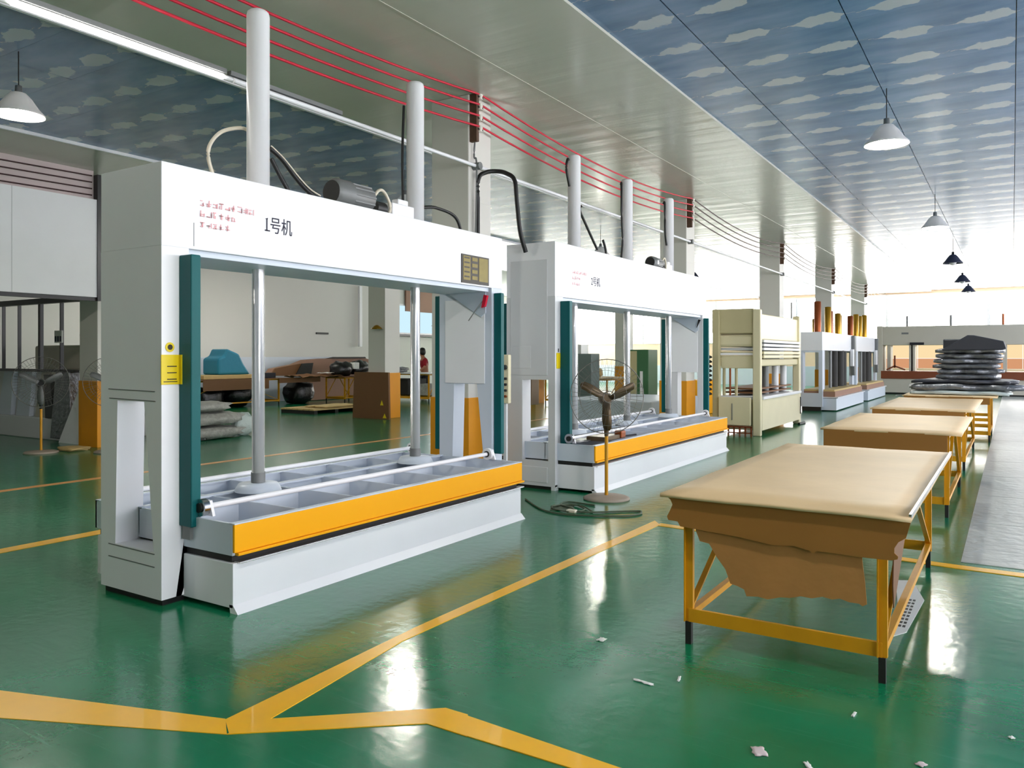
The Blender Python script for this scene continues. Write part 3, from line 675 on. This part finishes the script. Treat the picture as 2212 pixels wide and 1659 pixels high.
d2 = [(-1.40, .72), (-1.417, .625), (-1.394, .569), (-1.344, .562), (-1.303, .497), (-1.258, .441), (-1.232, .37), (-1.196, .363), (-1.161, .351), (-1.148, .318), (-1.09, .325), (-1.042, .32), (-.98, .34), (-.934, .345), (-.88, .362), (-.83, .36), (-.78, .376), (-.736, .37), (-.70, .38), (-.66, .37), (-.615, .37), (-.60, .36), (-.581, .372), (-.589, .475), (-.601, .577), (-.60, .72)]
MB().prism([(x + (.012 if z > .75 else 0), min(z, .795)) for x, z in d1], 'y', 4.022, 4.030).build('hanging_board', kraft, T1)
MB().prism(d2, 'y', 4.042, 4.048).build('torn_flap', mat('pale_kraft_board', (172, 120, 62), .7, var=.16, scale=5, bump=.3, bscale=8), T1)
MB().prism([(6.6, .79), (5.2, .79), (4.3, .3), (4.27, .42), (4.35, .79)], 'x', -.50, -.494).build('hanging_strip', kraftd, T1)
MB().bar((-.395, 4.02, .812), (-.395, 6.83, .812), .012, .02).build('edge_strip', steel, T1)
T2 = work_table('second work table from the front, plain kraft top', -1.66, -.40, 8.5, 11.0, apron=.26)
T3 = work_table('third work table, empty pale top beyond the second', -1.7, -.42, 12.1, 15.5, apron=.2)
T4 = work_table('farthest work table carrying the pile of grey sheets', -1.75, -.22, 16.4, 18.6, apron=.15)
T5 = work_table('small work table just visible behind the pile of grey sheets', -1.7, -.3, 19.8, 22.0)
# papers on the floor under the table
tag(MB().prism([(-.678, 6.0), (-.58, 6.05), (-.47, 5.6), (-.50, 4.9), (-.56, 4.78), (-.60, 5.4)], 'z', 0, .002).build('newspaper', paper, None, 0, (-.6, 5.4, 0)), 'white printed paper lying on the floor under the nearest table', 'paper')
np2 = [o for o in bpy.data.objects if o.name == 'newspaper'][0]; b_ = MB()
for q in range(9):
    for p_ in range(3): b_.box(-.575 + p_ * .022, -.560 + p_ * .022, 4.98 + q * .07, 5.02 + q * .07, .002, .0025)
b_.build('print_lines', black, np2)['kind'] = 'stuff'
# pile of sheets on table 4
zz = .825; rnd = random.Random(5)
specs = [(1.60, 1.5, .07, film, 'clear crumpled plastic film under the sheet pile'), (1.78, 1.4, .12, silver, 'lowest wide grey sheet of the pile'), (1.60, 1.3, .07, darksh, 'dark wide sheet low in the pile')]
specs += [(.98 + rnd.uniform(-.1, .06), 1.0, .090, silver, 'crumpled grey foil-like bundle, %s in the pile' % n_) for n_ in ('fourth from bottom', 'fifth from bottom', 'sixth from bottom', 'seventh from bottom', 'eighth from bottom', 'ninth from bottom')]
for i, (wx, wy, th, m_, lb) in enumerate(specs):
    cx = -.70 + rnd.uniform(-.04, .04) - (.10 if i < 3 else 0)
    tag(MB().sheet(cx, 17.4, zz, wx, wy, th * 1.03, i + 2, .016, .0 if i > 2 else .03, .22, rnd.uniform(-.15, .15), 22).build('folded_sheet', m_, None, 0, (cx, 17.4, zz)), lb, 'sheet', 'pile of grey sheets')
    zz += th * 1.08
tag(MB().prism([(-1.12, 1.66), (-.70, 1.93), (-.60, 1.925), (-.13, 1.81), (-.09, 1.68), (-.15, 1.655), (-.45, 1.65), (-.66, 1.65), (-.9, 1.65), (-1.10, 1.64)], 'y', 16.8, 17.7).build('cover_sheet', darksh, None, .02, (-.7, 17.2, zz)), 'dark rubber sheet folded over the top of the pile', 'sheet', 'pile of grey sheets')
tag(box(-1.16, -.75, 17.72, 18.0, 1.60, 1.87).build('cover_sheet', darksh, None, .02, (-1.0, 17.8, zz)), 'dark folded sheet at the back left of the pile top', 'sheet', 'pile of grey sheets')

# ------------------------------------------------------------------ pendant lamps
def pendant(label, x, y, lit, zb=3.95):
    t = thing('pendant_lamp', label, 'lamp', (x, y, zb), 'pendant lamps')
    MB().tube([(x, y, zb + .27), (x, y, ZC - .005)], .006, 6).build('cord', black, t)
    MB().lathe([(.0, zb + .31), (.03, zb + .30), (.035, zb + .22)], x, y, 16).build('socket', gsteel if lit else black, t)
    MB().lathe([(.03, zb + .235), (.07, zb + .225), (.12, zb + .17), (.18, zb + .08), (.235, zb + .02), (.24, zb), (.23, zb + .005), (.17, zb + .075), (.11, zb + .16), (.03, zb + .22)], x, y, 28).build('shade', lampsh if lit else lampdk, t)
    MB().lathe([(.0, zb + .20), (.05, zb + .18), (.085, zb + .10), (.09, zb + .03), (.06, zb - .03), (0, zb - .05)], x, y, 18).build('bulb', bulb if lit else lampsh, t)
    return t
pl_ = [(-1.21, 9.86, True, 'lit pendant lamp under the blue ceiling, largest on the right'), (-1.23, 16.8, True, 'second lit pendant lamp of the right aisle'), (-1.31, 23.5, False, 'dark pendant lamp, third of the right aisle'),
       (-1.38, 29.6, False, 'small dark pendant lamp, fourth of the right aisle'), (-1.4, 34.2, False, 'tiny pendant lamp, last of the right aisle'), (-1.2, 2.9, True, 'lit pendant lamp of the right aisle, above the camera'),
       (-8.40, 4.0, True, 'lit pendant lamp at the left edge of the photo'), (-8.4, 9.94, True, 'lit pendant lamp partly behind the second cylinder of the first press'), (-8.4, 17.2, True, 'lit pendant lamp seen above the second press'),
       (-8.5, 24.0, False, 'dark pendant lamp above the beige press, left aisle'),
       (-8.4, -2.6, True, 'added unseen fill lamp of the left aisle, behind the camera')]  # last lamp is added out of view to brighten the left bay
for x, y, l_, lb in pl_: pendant(lb, x, y, l_)
for y, w_ in ((12.5, 'nearer'), (16.5, 'farther')): pendant('added unseen fill lamp of the rear bay behind the hanging panel, ' + w_, -18.5, y, True, 4.2)  # fill lamps added out of sight to brighten the rear bay

# ------------------------------------------------------------------ beige hot press
t = thing('hot_press', 'beige multi-layer hot press beyond the second white press', 'machine', (-4.6, 17, 0))
for y0, y1 in ((15.25, 15.33), (18.5, 18.62)):
    MB().box(-4.21, -4.06, y0 - .02, y1 + .02, .0, 2.44).build('pillar', cream, t, .02)
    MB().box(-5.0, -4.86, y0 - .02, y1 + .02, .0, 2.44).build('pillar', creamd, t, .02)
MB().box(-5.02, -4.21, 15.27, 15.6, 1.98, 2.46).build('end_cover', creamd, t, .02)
MB().box(-5.0, -4.21, 15.3, 15.7, 1.72, 1.96).build('end_beam', cream, t, .05)
MB().box(-4.86, -4.21, 15.34, 15.9, 1.30, 1.55).build('end_box', cream, t, .01)
MB().box(-5.0, -4.21, 15.30, 15.34, 1.56, 1.60).build('rail', white, t)
MB().box(-4.95, -4.10, 15.4, 18.55, 1.86, 2.36).build('upper_beam', cream, t, .02)
for q in range(5): MB().box(-4.95, -4.04 + .0 * q, 15.42, 18.5, 1.50 + q * .075, 1.555 + q * .075).build('heating_platen', offw if q > 1 else cream, t, .01)
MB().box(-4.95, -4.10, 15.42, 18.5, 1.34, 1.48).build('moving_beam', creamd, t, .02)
MB().box(-4.95, -4.06, 15.36, 18.5, .10, .70).build('base', cream, t, .01)
MB().box(-4.97, -4.02, 15.34, 18.52, .70, .76).build('table_plate', offw, t, .01)
for y in (15.9, 16.5, 17.3, 18.0):
    MB().tube([(-4.3, y, .76), (-4.3, y, 1.36)], .07, 14).build('piston', gsteel if y < 17 else offw, t)
for z0 in (.80, .88): MB().box(-4.9, -4.2, 15.6, 18.3, z0, z0 + .03).build('board', kraftd, t)
MB().box(-4.86, -4.24, 15.18, 15.26, .20, .74).build('end_cabinet', cream, t, .01)
MB().box(-4.6, -4.585, 15.17, 15.18, .3, .62).build('handle', gsteel, t)
b_ = MB()
for q in range(8): b_.box(-5.0 + q * .11, -4.97 + q * .11, 15.14, 15.17, .0, .18)
b_.box(-5.0, -4.2, 15.14, 15.17, .16, .19).box(-5.0, -4.2, 15.14, 15.17, .05, .07).build('grille', brownplat, t)
for q in range(4): MB().tube([(-4.95 + q * .12, 15.45, .76), (-4.95 + q * .12, 15.45, 1.3)], .02 + .01 * (q % 2), 8).build('pipe', creamd if q % 2 else copper, t)
b_ = MB()
for q in range(9): b_.tube([(-5.1, 15.0 + .02 * math.sin(q), .76 + q * .09), (-4.98, 15.1, .80 + q * .09), (-5.1, 15.2, .84 + q * .09)], .022, 6)
b_.build('hose_bundle', darkv, t)
MB().tube([(-4.03, 18.45, .24), (-4.03, 18.45, .62)], .012, 6).build('lever', black, t); MB().tube([(-4.03, 18.3, .02), (-4.0, 18.7, .02)], .03, 8).build('pedal', black, t)
MB().tube([(-4.1, 17.9, 2.36), (-4.1, 17.9, 2.72)], .018, 8).build('rod', gsteel, t)

# ------------------------------------------------------------------ small presses with brass tubes
def small_press(label, y0, y1, n):
    t = thing('small_press', label, 'machine', (-4.7, (y0 + y1) / 2, 0), 'small white presses beyond the beige one')
    for a, b in ((y0, y0 + .3), (y1 - .3, y1)):
        MB().frame([(-5.05, .12), (-4.45, .12), (-4.45, 1.69), (-5.05, 1.69)], [(-4.97, .5), (-4.55, .5), (-4.55, 1.64), (-4.97, 1.64)], 'y', a, b).build('upright', bluew, t)
        MB().box(-5.0, -4.5, a + .03, b - .03, 0, .12).build('foot', darkv, t)
    MB().box(-5.05, -4.45, y0, y1, 1.69, 2.21).build('upper_beam', white, t, .01)
    MB().box(-5.0, -4.10, y0 + .1, y1 - .35, .03, .36).build('base', bluew, t, .01)
    MB().box(-5.0, -4.06, y0 + .08, y1 - .3, .37, .40).build('bed_plate', offw, t)
    MB().box(-5.0, -4.14, y0 + .12, y1 - .4, .40, .55).build('board_stack', kraftp, t)
    MB().box(-5.0, -4.16, y0 + .14, y1 - .5, .55, .60).build('top_board', pallw, t)
    for q in range(5):
        y = y0 + .9 + q * (y1 - y0 - 1.4) / 5
        MB().tube([(-4.6 + .05 * (q % 2), y, .6), (-4.6 + .05 * (q % 2), y, 1.7)], .05 if q < 2 else .13, 12).build('curtain_rod' if q < 2 else 'hanging_cover', gsteel if q < 2 else charcoal, t)
    MB().box(-4.45, -4.35, y1 - .75, y1 - .55, 1.2, 1.75).build('switch_box', white, t, .01)
    MB().box(-4.44, -4.34, y1 - .5, y1 - .3, .9, 2.2).build('guide_rail', gsteel, t, .02)
    rnd = random.Random(n)
    for q in range(6):
        y = y0 + .35 + q * (y1 - y0 - .7) / 5; h = rnd.uniform(.4, .9)
        MB().lathe([(0, 2.21 + h), (.08, 2.2 + h), (.095, 2.18 + h), (.095, 2.21)], -4.75 + rnd.uniform(-.15, .12), y, 14).build('cylinder', gold if q % 3 else copper, t)
    return t
small_press('small white press with brass cylinders just beyond the beige press', 23.05, 28.2, 2)
small_press('second small white press, nearest the far cream machine', 28.7, 33.4, 5)

# ------------------------------------------------------------------ long cream press across the far end
t = thing('veneer_press', 'long greyish cream press standing across the far end', 'machine', (-1, 35.6, 0))
MB().box(-4.55, 3.2, 35.0, 36.2, 1.97, 2.72).build('upper_beam', creamg, t, .01)
MB().box(-4.65, -4.45, 34.97, 36.2, 0, 2.74).build('side_cheek', creamg, t, .01)
for x in (-4.3, -3.5, -3.42, -1.95, -.3, 1.8): MB().box(x, x + .13, 35.2, 35.9, .6, 1.98).build('post', creamg if x != -1.95 else offw, t)
MB().box(-4.5, 3.2, 34.96, 36.1, .62, .93).build('lower_platen', brownplat, t, .01)
MB().box(-4.55, 3.2, 35.02, 36.2, .06, .62).build('base', creamg, t, .01)
MB().box(-4.45, 3.1, 35.1, 36.1, 0, .06).build('plinth', darkv, t)
MB().box(-3.45, -2.95, 34.94, 35.0, 1.97, 2.07).build('sensor_box', darkc, t)
MB().box(-3.75, -3.5, 34.985, 35.0, 2.40, 2.47).build('badge', gsteel, t)
for x in (-3.6, -2.05, -.3): MB().tube([(x, 35.5, 2.72), (x, 35.5, 3.15)], .04, 8).build('cylinder', copper if x > -1 else gsteel, t)
MB().blob((.8, 35.5, 2.76), (.3, .2, .12), 2).build('motor', darkc, t)
t = thing('wooden_stand', 'small dark brown forked stand on the far cream press', 'stand', (-4.1, 34.99, .93))
MB().bar((-4.0, 35.04, 1.13), (-4.3, 35.04, .975), .06, .06).bar((-4.0, 35.04, 1.13), (-3.62, 35.04, .975), .06, .06).bar((-4.0, 35.04, 1.05), (-4.0, 35.04, 1.55), .06, .06).build('stand', brownplat, t)
tag(MB().lathe([(0, .03), (.3, .03), (.34, 0), (0, 0)], -3.5, 33.8, 20).build('floor_disc', gsteel, None, 0, (-3.5, 33.8, 0)), 'dark round plate lying on the floor before the far press', 'plate')

# ------------------------------------------------------------------ grey machine at the left edge
t = thing('panel_machine', 'grey-white machine with black glazed guard at the left edge', 'machine', (-15.5, 8, 0))
MB().box(-17.6, -14.05, 7.62, 9.0, 0, .40).build('plinth', offw, t, .02)
MB().box(-17.6, -14.1, 7.75, 8.9, .40, 1.26).build('cabinet', offw, t, .02)
for x in (-16.9, -16.2, -15.5): MB().prism([(x, .4), (x + .5, .4), (x + .62, 1.24), (x + .25, 1.24)], 'y', 7.66, 7.75).build('sloped_panel', bluew if x < -16 else creamg, t, .01)
MB().prism([(-15.0, .40), (-14.7, .40), (-14.85, 1.2), (-15.05, 1.2)], 'y', 7.60, 7.76).build('slot_shade', blackm, t)  # black plate for a slot, its shade put into the colour
MB().prism([(-14.75, .05), (-14.05, .05), (-14.1, 1.26), (-14.55, 1.26)], 'y', 7.55, 7.75).build('door', silver, t, .02)
MB().box(-17.6, -14.0, 7.58, 7.68, 1.25, 1.30).build('rail', blackm, t)
MB().box(-17.6, -13.9, 7.55, 7.65, 2.50, 2.60).build('rail', blackm, t)
for x, wd in ((-16.6, .02), (-16.0, .02), (-15.25, .08), (-14.5, .03)): MB().box(x, x + wd, 7.6, 7.66, 1.3, 2.5).build('post', blackm, t)
MB().box(-16.6, -14.8, 8.2, 8.8, 1.26, 1.75).build('rear_hood', creamg, t, .05)
MB().box(-14.62, -14.38, 7.57, 7.60, 1.78, 2.0).build('notice', paper, t)
for q in range(3): MB().box(-14.60 + q * .08, -14.55 + q * .08, 7.565, 7.57, 1.80, 1.90).build('notice_text', ink, t)
MB().prism([(-14.35, 0), (-13.55, 0), (-13.6, 1.1)], 'y', 7.5, 7.54).build('side_plate', white, t)
tag(MB().blob((-12.95, 7.02, .03), (.22, .18, .03), 3, .5).build('scrap_heap', pallw, None, 0, (-12.7, 7.0, 0)), 'small pale heap of sweepings at the left column foot', 'scraps')

# ------------------------------------------------------------------ things in the rear bay, seen through the first press
for i, (y, z, rx, ry, rz, m_, lb) in enumerate([(9.25, .12, .5, .75, .12, greybag, 'flat grey sack, lowest of the heap behind the first press'), (9.3, .375, .5, .72, .12, greybag, 'bulging grey sack, middle of the heap behind the first press'),
                                                (9.15, .60, .45, .62, .095, greybag, 'striped grey sack, top of the heap behind the first press')]):
    tag(MB().blob((-12.75, y, z), (rx, ry, rz), i + 3, .25, 24, 12, .7, 2.6).build('sack', m_, None, 0, (-12.75, y, z - rz)), lb, 'sack', 'grey sacks')
tag(MB().blob((-12.6, 10.08, .22), (.12, .22, .22), 9, .4, 14, 8, .7, 3).build('plastic_bag', film, None, 0, (-12.6, 10.08, 0)), 'clear plastic bag beside the grey sacks', 'bag')
# tables of the rear bay
tA = work_table('cluttered work table under brown board, behind the grey sacks', -20.6, -19.1, 13.0, 17.1, .86, kraftd, 'tables of the rear bay')
for y0, y1, z0 in ((13.9, 16.2, .55), (16.6, 18.3, .70)): MB().box(-19.06, -19.04, y0, y1, z0, .86).build('hanging_board', kraftd, tA)
tB = work_table('small dark work table left of the brown board', -19.4, -18.3, 18.7, 20.2, .86, kraftd, 'tables of the rear bay')
tC = work_table('light topped work table right of the rear column', -18.5, -16.0, 20.2, 21.75, .97, offw, 'tables of the rear bay')
tag(MB().box(-20.3, -19.3, 14.1, 16.0, .865, .98).build('flat_carton', pallw, None, .01, (-19.8, 15, .865)), 'long flat pale carton on the cluttered table', 'box')
tag(MB().prism([(14.75, .985), (14.75, 1.46), (14.95, 1.54), (15.06, 1.76), (15.2, 1.70), (15.48, 1.60), (15.65, 1.3), (15.9, .985)], 'x', -20.25, -19.5).build('tarpaulin_bundle', tarp, None, .06, (-19.9, 15.3, .98)), 'teal tarpaulin bundle piled on the flat carton', 'bundle')
tag(MB().box(-19.5, -19.2, 16.1, 16.6, .865, 1.02).build('tool_case', darkc, None, .01, (-19.3, 16.3, .865)), 'small navy case beside the teal bundle', 'case')
tag(MB().box(-21.6, -21.0, 14.6, 21.2, 0, 1.5).build('white_cabinet', bluew, None, .01, (-21.3, 18, 0)), 'long low white cabinet along the rear wall', 'cabinet')
tag(MB().box(-21.0, -20.7, 20.9, 21.25, 0, 1.46).build('steel_locker', white, None, .01, (-20.9, 21, 0)), 'narrow white box at the end of the rear cabinet', 'cabinet')
t = thing('board_roll', 'tall curved stack of brown boards leaning behind the dark table', 'boards', (-20.2, 20, 0))
MB().prism([(17.2, .9), (17.4, 1.12), (18.3, 1.25), (18.8, 1.40), (19.6, 1.44), (21.6, 1.46), (22.1, 1.36), (22.4, 1.05), (22.5, .02), (18.9, .02), (18.8, .85)], 'x', -20.5, -20.2).build('curved_board', kraftp, t)
MB().prism([(17.2, .9), (17.4, 1.13), (18.3, 1.26), (18.9, 1.30), (18.8, .85)], 'x', -20.2, -20.15).build('front_board', kraftd, t)
MB().prism([(19.9, 1.44), (20.3, 1.50), (21.6, 1.50), (21.65, 1.45)], 'x', -20.5, -20.15).build('top_board', darkv, t)
MB().prism([(18.2, .86), (18.9, .90), (19.0, 1.3), (18.5, 1.28)], 'x', -20.14, -20.1).build('opening_shade', darkv, t)  # solid dark plate; the opening's shade is put into the colour
tag(MB().sheet(-18.9, 17.9, .9, 1.0, 1.6, .02, 8, .08, .05, .2).build('loose_sheet', kraftd, None, 0, (-18.9, 17.9, .88)), 'bent brown sheet lying over the table edge', 'sheet')
tag(MB().sheet(-18.8, 18.3, .985, .3, .5, .01, 4, .02, 0, .2).build('paper', paper, None, 0, (-18.8, 18.3, .96)), 'white paper on the bent brown sheet', 'paper')
for i, (y, x, s_) in enumerate([(13.5, -19.85, .34), (14.55, -19.8, .3), (15.6, -19.85, .35), (17.75, -19.5, .36)]):
    tag(MB().blob((x, y, s_), (.42, .46, s_), i + 20, .3, 18, 10, .7).build('black_sack', blackbag, None, 0, (x, y, 0)), 'black sack under the cluttered table, %s' % ['leftmost', 'second from left', 'third from left', 'rightmost'][i], 'sack', 'black sacks')
for i, (y, z) in enumerate(((19.0, 1.1), (19.8, 1.13))):
    tag(MB().blob((-18.8, y, z), (.3, .42, .24), i + 31, .3, 18, 10, .8).build('black_sack', blackbag, None, 0, (-18.8, y, .87)), 'black sack on the small dark table, %s' % ['left', 'right'][i], 'sack', 'black sacks')
tag(MB().box(-18.7, -18.5, 19.3, 19.55, 1.1, 1.32).build('printed_bag', paper, None, .02, (-18.6, 19.4, 1.1)), 'white printed bag between the two black sacks', 'bag')
t = thing('pallet', 'pale timber pallet on the floor behind the first press', 'pallet', (-16, 15.5, 0))
for q in range(6): MB().box(-16.7 + q * .22, -16.54 + q * .22, 14.6, 16.3, .10, .14).build('deck_board', pallw, t)
for y in (14.62, 15.38, 16.14): MB().box(-16.7, -15.44, y, y + .12, 0, .10).build('bearer', darkv, t)
tag(MB().sheet(-15.85, 15.7, .142, .8, 1.3, .05, 6, .02, 0, .2).build('wrapped_boards', pallw, None, 0, (-15.85, 15.7, .14)), 'pale torn boards lying on the pallet', 'boards')
# brown board at the rear column
t = thing('brown_board', 'brown board with yellow warning triangles leaning on the rear column', 'board', (-13.3, 14.5, 0))
MB().prism([(-13.90, .0), (-12.70, .0), (-12.73, 1.14), (-13.84, 1.14)], 'y', 14.44, 14.50).build('panel', kraftd, t)
MB().prism([(-12.98, .34), (-12.88, .34), (-12.93, .46)], 'y', 14.435, 14.44).build('warning_sign', yelsign, t)
MB().prism([(-12.90, .03), (-12.78, .03), (-12.84, .14)], 'y', 14.435, 14.44).build('warning_sign', yelsign, t)
# bracket lamp on that column
tag(MB().lathe([(0, 2.30), (.05, 2.29), (.13, 2.22), (.14, 2.20)], -13.15, 14.5, 14).build('wall_lamp', gold, None, 0, (-13.15, 14.5, 2.2)), 'small brass lamp hanging at the rear column', 'lamp')
# wall fixtures
tag(box(-21.99, -21.93, 20.9, 21.5, 2.35, 2.42).build('wall_hook', black, None, 0, (-21.95, 21.2, 2.35)), 'short black hook bar on the rear wall', 'hook')
tag(box(-21.9, -21.8, 23.05, 23.2, 1.9, 4.3).build('wall_pipe', white, None, .01, (-21.85, 23.1, 1.9)), 'white square pipe at the rear wall end', 'pipe')
tag(box(-21.99, -21.95, 14.9, 15.25, 1.6, 2.5).build('height_scale', paper, None, 0, (-21.97, 15, 1.6)), 'narrow printed strip on the rear wall', 'sign')
tag(box(-21.97, -21.9, 26.0, 30, 3.45, 4.5).build('roller_blind', kraftp, None, 0, (-21.9, 28, 3.45)), 'brown roller blind above the rear window', 'blind')

# ------------------------------------------------------------------ things seen through the second press
t = thing('doorway_cabinet', 'white cabinet with open dark doorway, behind the second press', 'cabinet', (-13, 24, 0))
MB().frame([(-14.9, 0), (-13.5, 0), (-13.5, 1.95), (-14.9, 1.95)], [(-14.7, .05), (-14.05, .05), (-14.05, 1.85), (-14.7, 1.85)], 'y', 26.0, 26.6).build('carcass', white, t)
MB().box(-14.7, -14.05, 26.5, 26.55, .05, 1.85).build('interior_shade', darkv, t)  # back panel coloured near-black for the shade inside the cabinet
tag(MB().blob((-14.4, 25.95, 1.35), (.16, .05, .45), 3, .2).build('black_jacket', charcoal, None, 0, (-14.4, 25.9, .9)), 'black jacket hanging in the cabinet doorway', 'clothes')
tR = work_table('cluttered yellow work table seen through the fan guard', -12.6, -10.2, 21.5, 24.0, .86, pallw, 'tables of the rear bay')
for i, (x, y) in enumerate(((-12.2, 22), (-11.6, 22.3), (-11.0, 22.1))): tag(MB().blob((x, y, 1.02), (.22, .25, .15), i + 40, .4, 14, 8, .8).build('cloth_bundle', (yellow, greybag, pallw)[i], None, 0, (x, y, .87)), '%s cloth bundle on the cluttered yellow table' % ('yellow', 'grey', 'pale')[i], 'bundle')
t = thing('green_cabinet', 'green cabinet with mirrored side seen through the second press', 'cabinet', (-8.9, 21, 0))
MB().box(-9.5, -8.75, 21.0, 21.7, .35, 1.72).build('carcass', mat('green_enamel', (66, 110, 76), .3, var=.05), t, .02)
MB().box(-9.45, -9.1, 20.98, 21.0, .45, 1.68).build('door', creamd, t); MB().box(-9.0, -8.92, 20.98, 21.0, .4, 1.1).build('handle_strip', white, t)
for x in (-9.4, -8.85): MB().box(x, x + .06, 21.1, 21.6, 0, .35).build('leg', gsteel, t)
tag(MB().box(-10.05, -9.55, 19.0, 19.5, .0, 1.6).build('grey_cabinet', mat('slate_enamel', (92, 106, 104), .4), None, .02, (-9.8, 19.2, 0)), 'slate grey cabinet beside the green one', 'cabinet')
tag(MB().box(-8.9, -6.6, 16.0, 19.0, .0, .55).build('low_pallet_stack', bluew, None, .03, (-7.7, 17.5, 0)), 'low white wrapped pallet stack beyond the second press', 'pallet')
tag(MB().box(-8.58, -8.18, 13.6, 13.9, .55, 1.2).build('dark_panel', bronzefan, tag(thing('panel_stand', 'dark brown panel on a thin stand, seen through the second press end', 'stand', (-8.4, 13.75, 0)), 'dark brown panel on a thin stand, seen through the second press end', 'stand'), .01), '', '')
ps = [o for o in bpy.data.objects if o.name.startswith('dark_panel')][0]
del ps['label']; del ps['category']
MB().box(-8.4, -8.36, 13.7, 13.8, 0, .55).build('post', gsteel, ps.parent); MB().box(-8.55, -8.2, 13.6, 13.9, 0, .03).build('foot', gsteel, ps.parent)
tag(MB().box(-7.6, -6.8, 20.0, 20.8, 0, .9).build('orange_bin', orange, None, .02, (-7.2, 20.4, 0)), 'orange bin behind the second press, left of the rail', 'bin')

# ------------------------------------------------------------------ person in red by the rear table
t = thing('person', 'person in a red top bending over the rear work table', 'person', (-17.92, 22.3, 0))
def skin_mesh(name, verts, edges, radii, m, parent, root=0):
    off = Vector(WL[parent.name]); me = bpy.data.meshes.new(name); me.from_pydata([tuple(Vector(v) - off) for v in verts], edges, [])
    me.materials.append(m); o = bpy.data.objects.new(name, me); COL.objects.link(o); o.parent = parent; WL[name] = tuple(off)
    o.modifiers.new('skin', 'SKIN'); sv = me.skin_vertices[0].data
    for i, r_ in enumerate(radii): sv[i].radius = (r_, r_)
    sv[root].use_root = True
    s_ = o.modifiers.new('sub', 'SUBSURF'); s_.levels = 2; s_.render_levels = 2; return o
px, py = -17.92, 22.3
V_ = [(px, py, .92), (px, py, 1.15), (px - .02, py - .02, 1.38), (px - .04, py - .05, 1.50), (px - .06, py - .08, 1.60), (px - .07, py - .10, 1.70), (px - .07, py - .10, 1.76),
      (px - .16, py + .10, 1.40), (px - .24, py + .02, 1.16), (px - .18, py - .22, 1.0), (px - .15, py - .28, .98), (px + .14, py - .14, 1.40), (px + .20, py - .24, 1.14), (px + .08, py - .42, 1.0), (px + .05, py - .48, .98),
      (px - .09, py + .02, .85), (px - .10, py, .48), (px - .10, py + .02, .09), (px - .12, py - .14, .04), (px + .09, py - .04, .85), (px + .10, py - .05, .48), (px + .10, py - .03, .09), (px + .09, py - .2, .04)]
E_ = [(0, 1), (1, 2), (2, 3), (3, 4), (4, 5), (5, 6), (2, 7), (7, 8), (8, 9), (9, 10), (2, 11), (11, 12), (12, 13), (13, 14), (0, 15), (15, 16), (16, 17), (17, 18), (0, 19), (19, 20), (20, 21), (21, 22)]
skin_mesh('body', V_, E_, [.13, .12, .14, .06, .085, .10, .07, .07, .05, .035, .03, .07, .05, .035, .03, .10, .07, .05, .035, .10, .07, .05, .035], skin, t)
skin_mesh('red_top', V_[:3] + [V_[7], V_[8], V_[11], V_[12]], [(0, 1), (1, 2), (2, 3), (3, 4), (2, 5), (5, 6)], [.145, .14, .155, .085, .065, .085, .065], redc, t)
skin_mesh('trousers', [V_[0], V_[15], V_[16], V_[17], V_[19], V_[20], V_[21]], [(0, 1), (1, 2), (2, 3), (0, 4), (4, 5), (5, 6)], [.145, .115, .085, .07, .115, .085, .07], darkc, t)
MB().blob((px - .05, py - .06, 1.69), (.125, .13, .15), 1, .1, 16, 10, 1.0).build('hair', hair, t)

tag(MB().blob((-17.9, 20.8, 1.06), (.3, .35, .09), 51, .6, 18, 10, .8, 4).build('metal_parts', silver, None, 0, (-17.9, 20.8, .97)), 'heap of shiny metal parts on the light topped table', 'parts')
tag(box(-21.98, -21.85, 25.3, 32, 2.36, 2.46).build('window_sill', blackm, None, .01, (-21.9, 28, 2.4)), 'dark bar below the rear window', 'bar')
tag(MB().box(-18.3, -17.2, 20.5, 21.5, .22, .75).build('dark_crate', darkv, None, .02, (-17.7, 21, .2)), 'dark crate on the lower rails of the light topped table', 'crate')
tag(MB().box(-16.9, -16.3, 20.5, 21.2, .22, .6).build('parts_box', greybag, None, .02, (-16.6, 21, .2)), 'grey parts box beside the dark crate under the table', 'box')
# ------------------------------------------------------------------ debris on the floor
deb = [(-1.475, 3.479, .10, .02, 'long white sliver'), (-1.345, 3.605, .06, .012, 'short white sliver'), (-.835, 3.113, .07, .05, 'torn pinkish paper scrap'), (-.647, 3.10, .02, .06, 'thin pale splinter'), (-1.887, 3.878, .05, .04, 'folded white scrap'),
       (-.003, 3.774, .02, .018, 'tiny round white crumb'), (-.291, 3.343, .035, .03, 'pinkish crumb'), (-.576, 3.653, .05, .012, 'pale flake')]
wh = ['right of the tape corner', 'beside the long sliver', 'near the bottom edge of the photo', 'at the bottom edge, right of the paper scrap', 'between tape line and nearest table', 'near the right edge of the photo', 'at the bottom edge, far right', 'in front of the nearest table leg']
for (x, y, a, b, n_), w_ in zip(deb, wh):
    tag(MB().sheet(x, y, .001, a, b, .006, int(a * 1000), .004, 0, .5, a * 30, 5).build('floor_scrap', paper if 'pink' not in n_ else pinkw, None, 0, (x, y, 0)), n_ + ' on the green floor ' + w_, 'scrap', 'scraps on the floor')
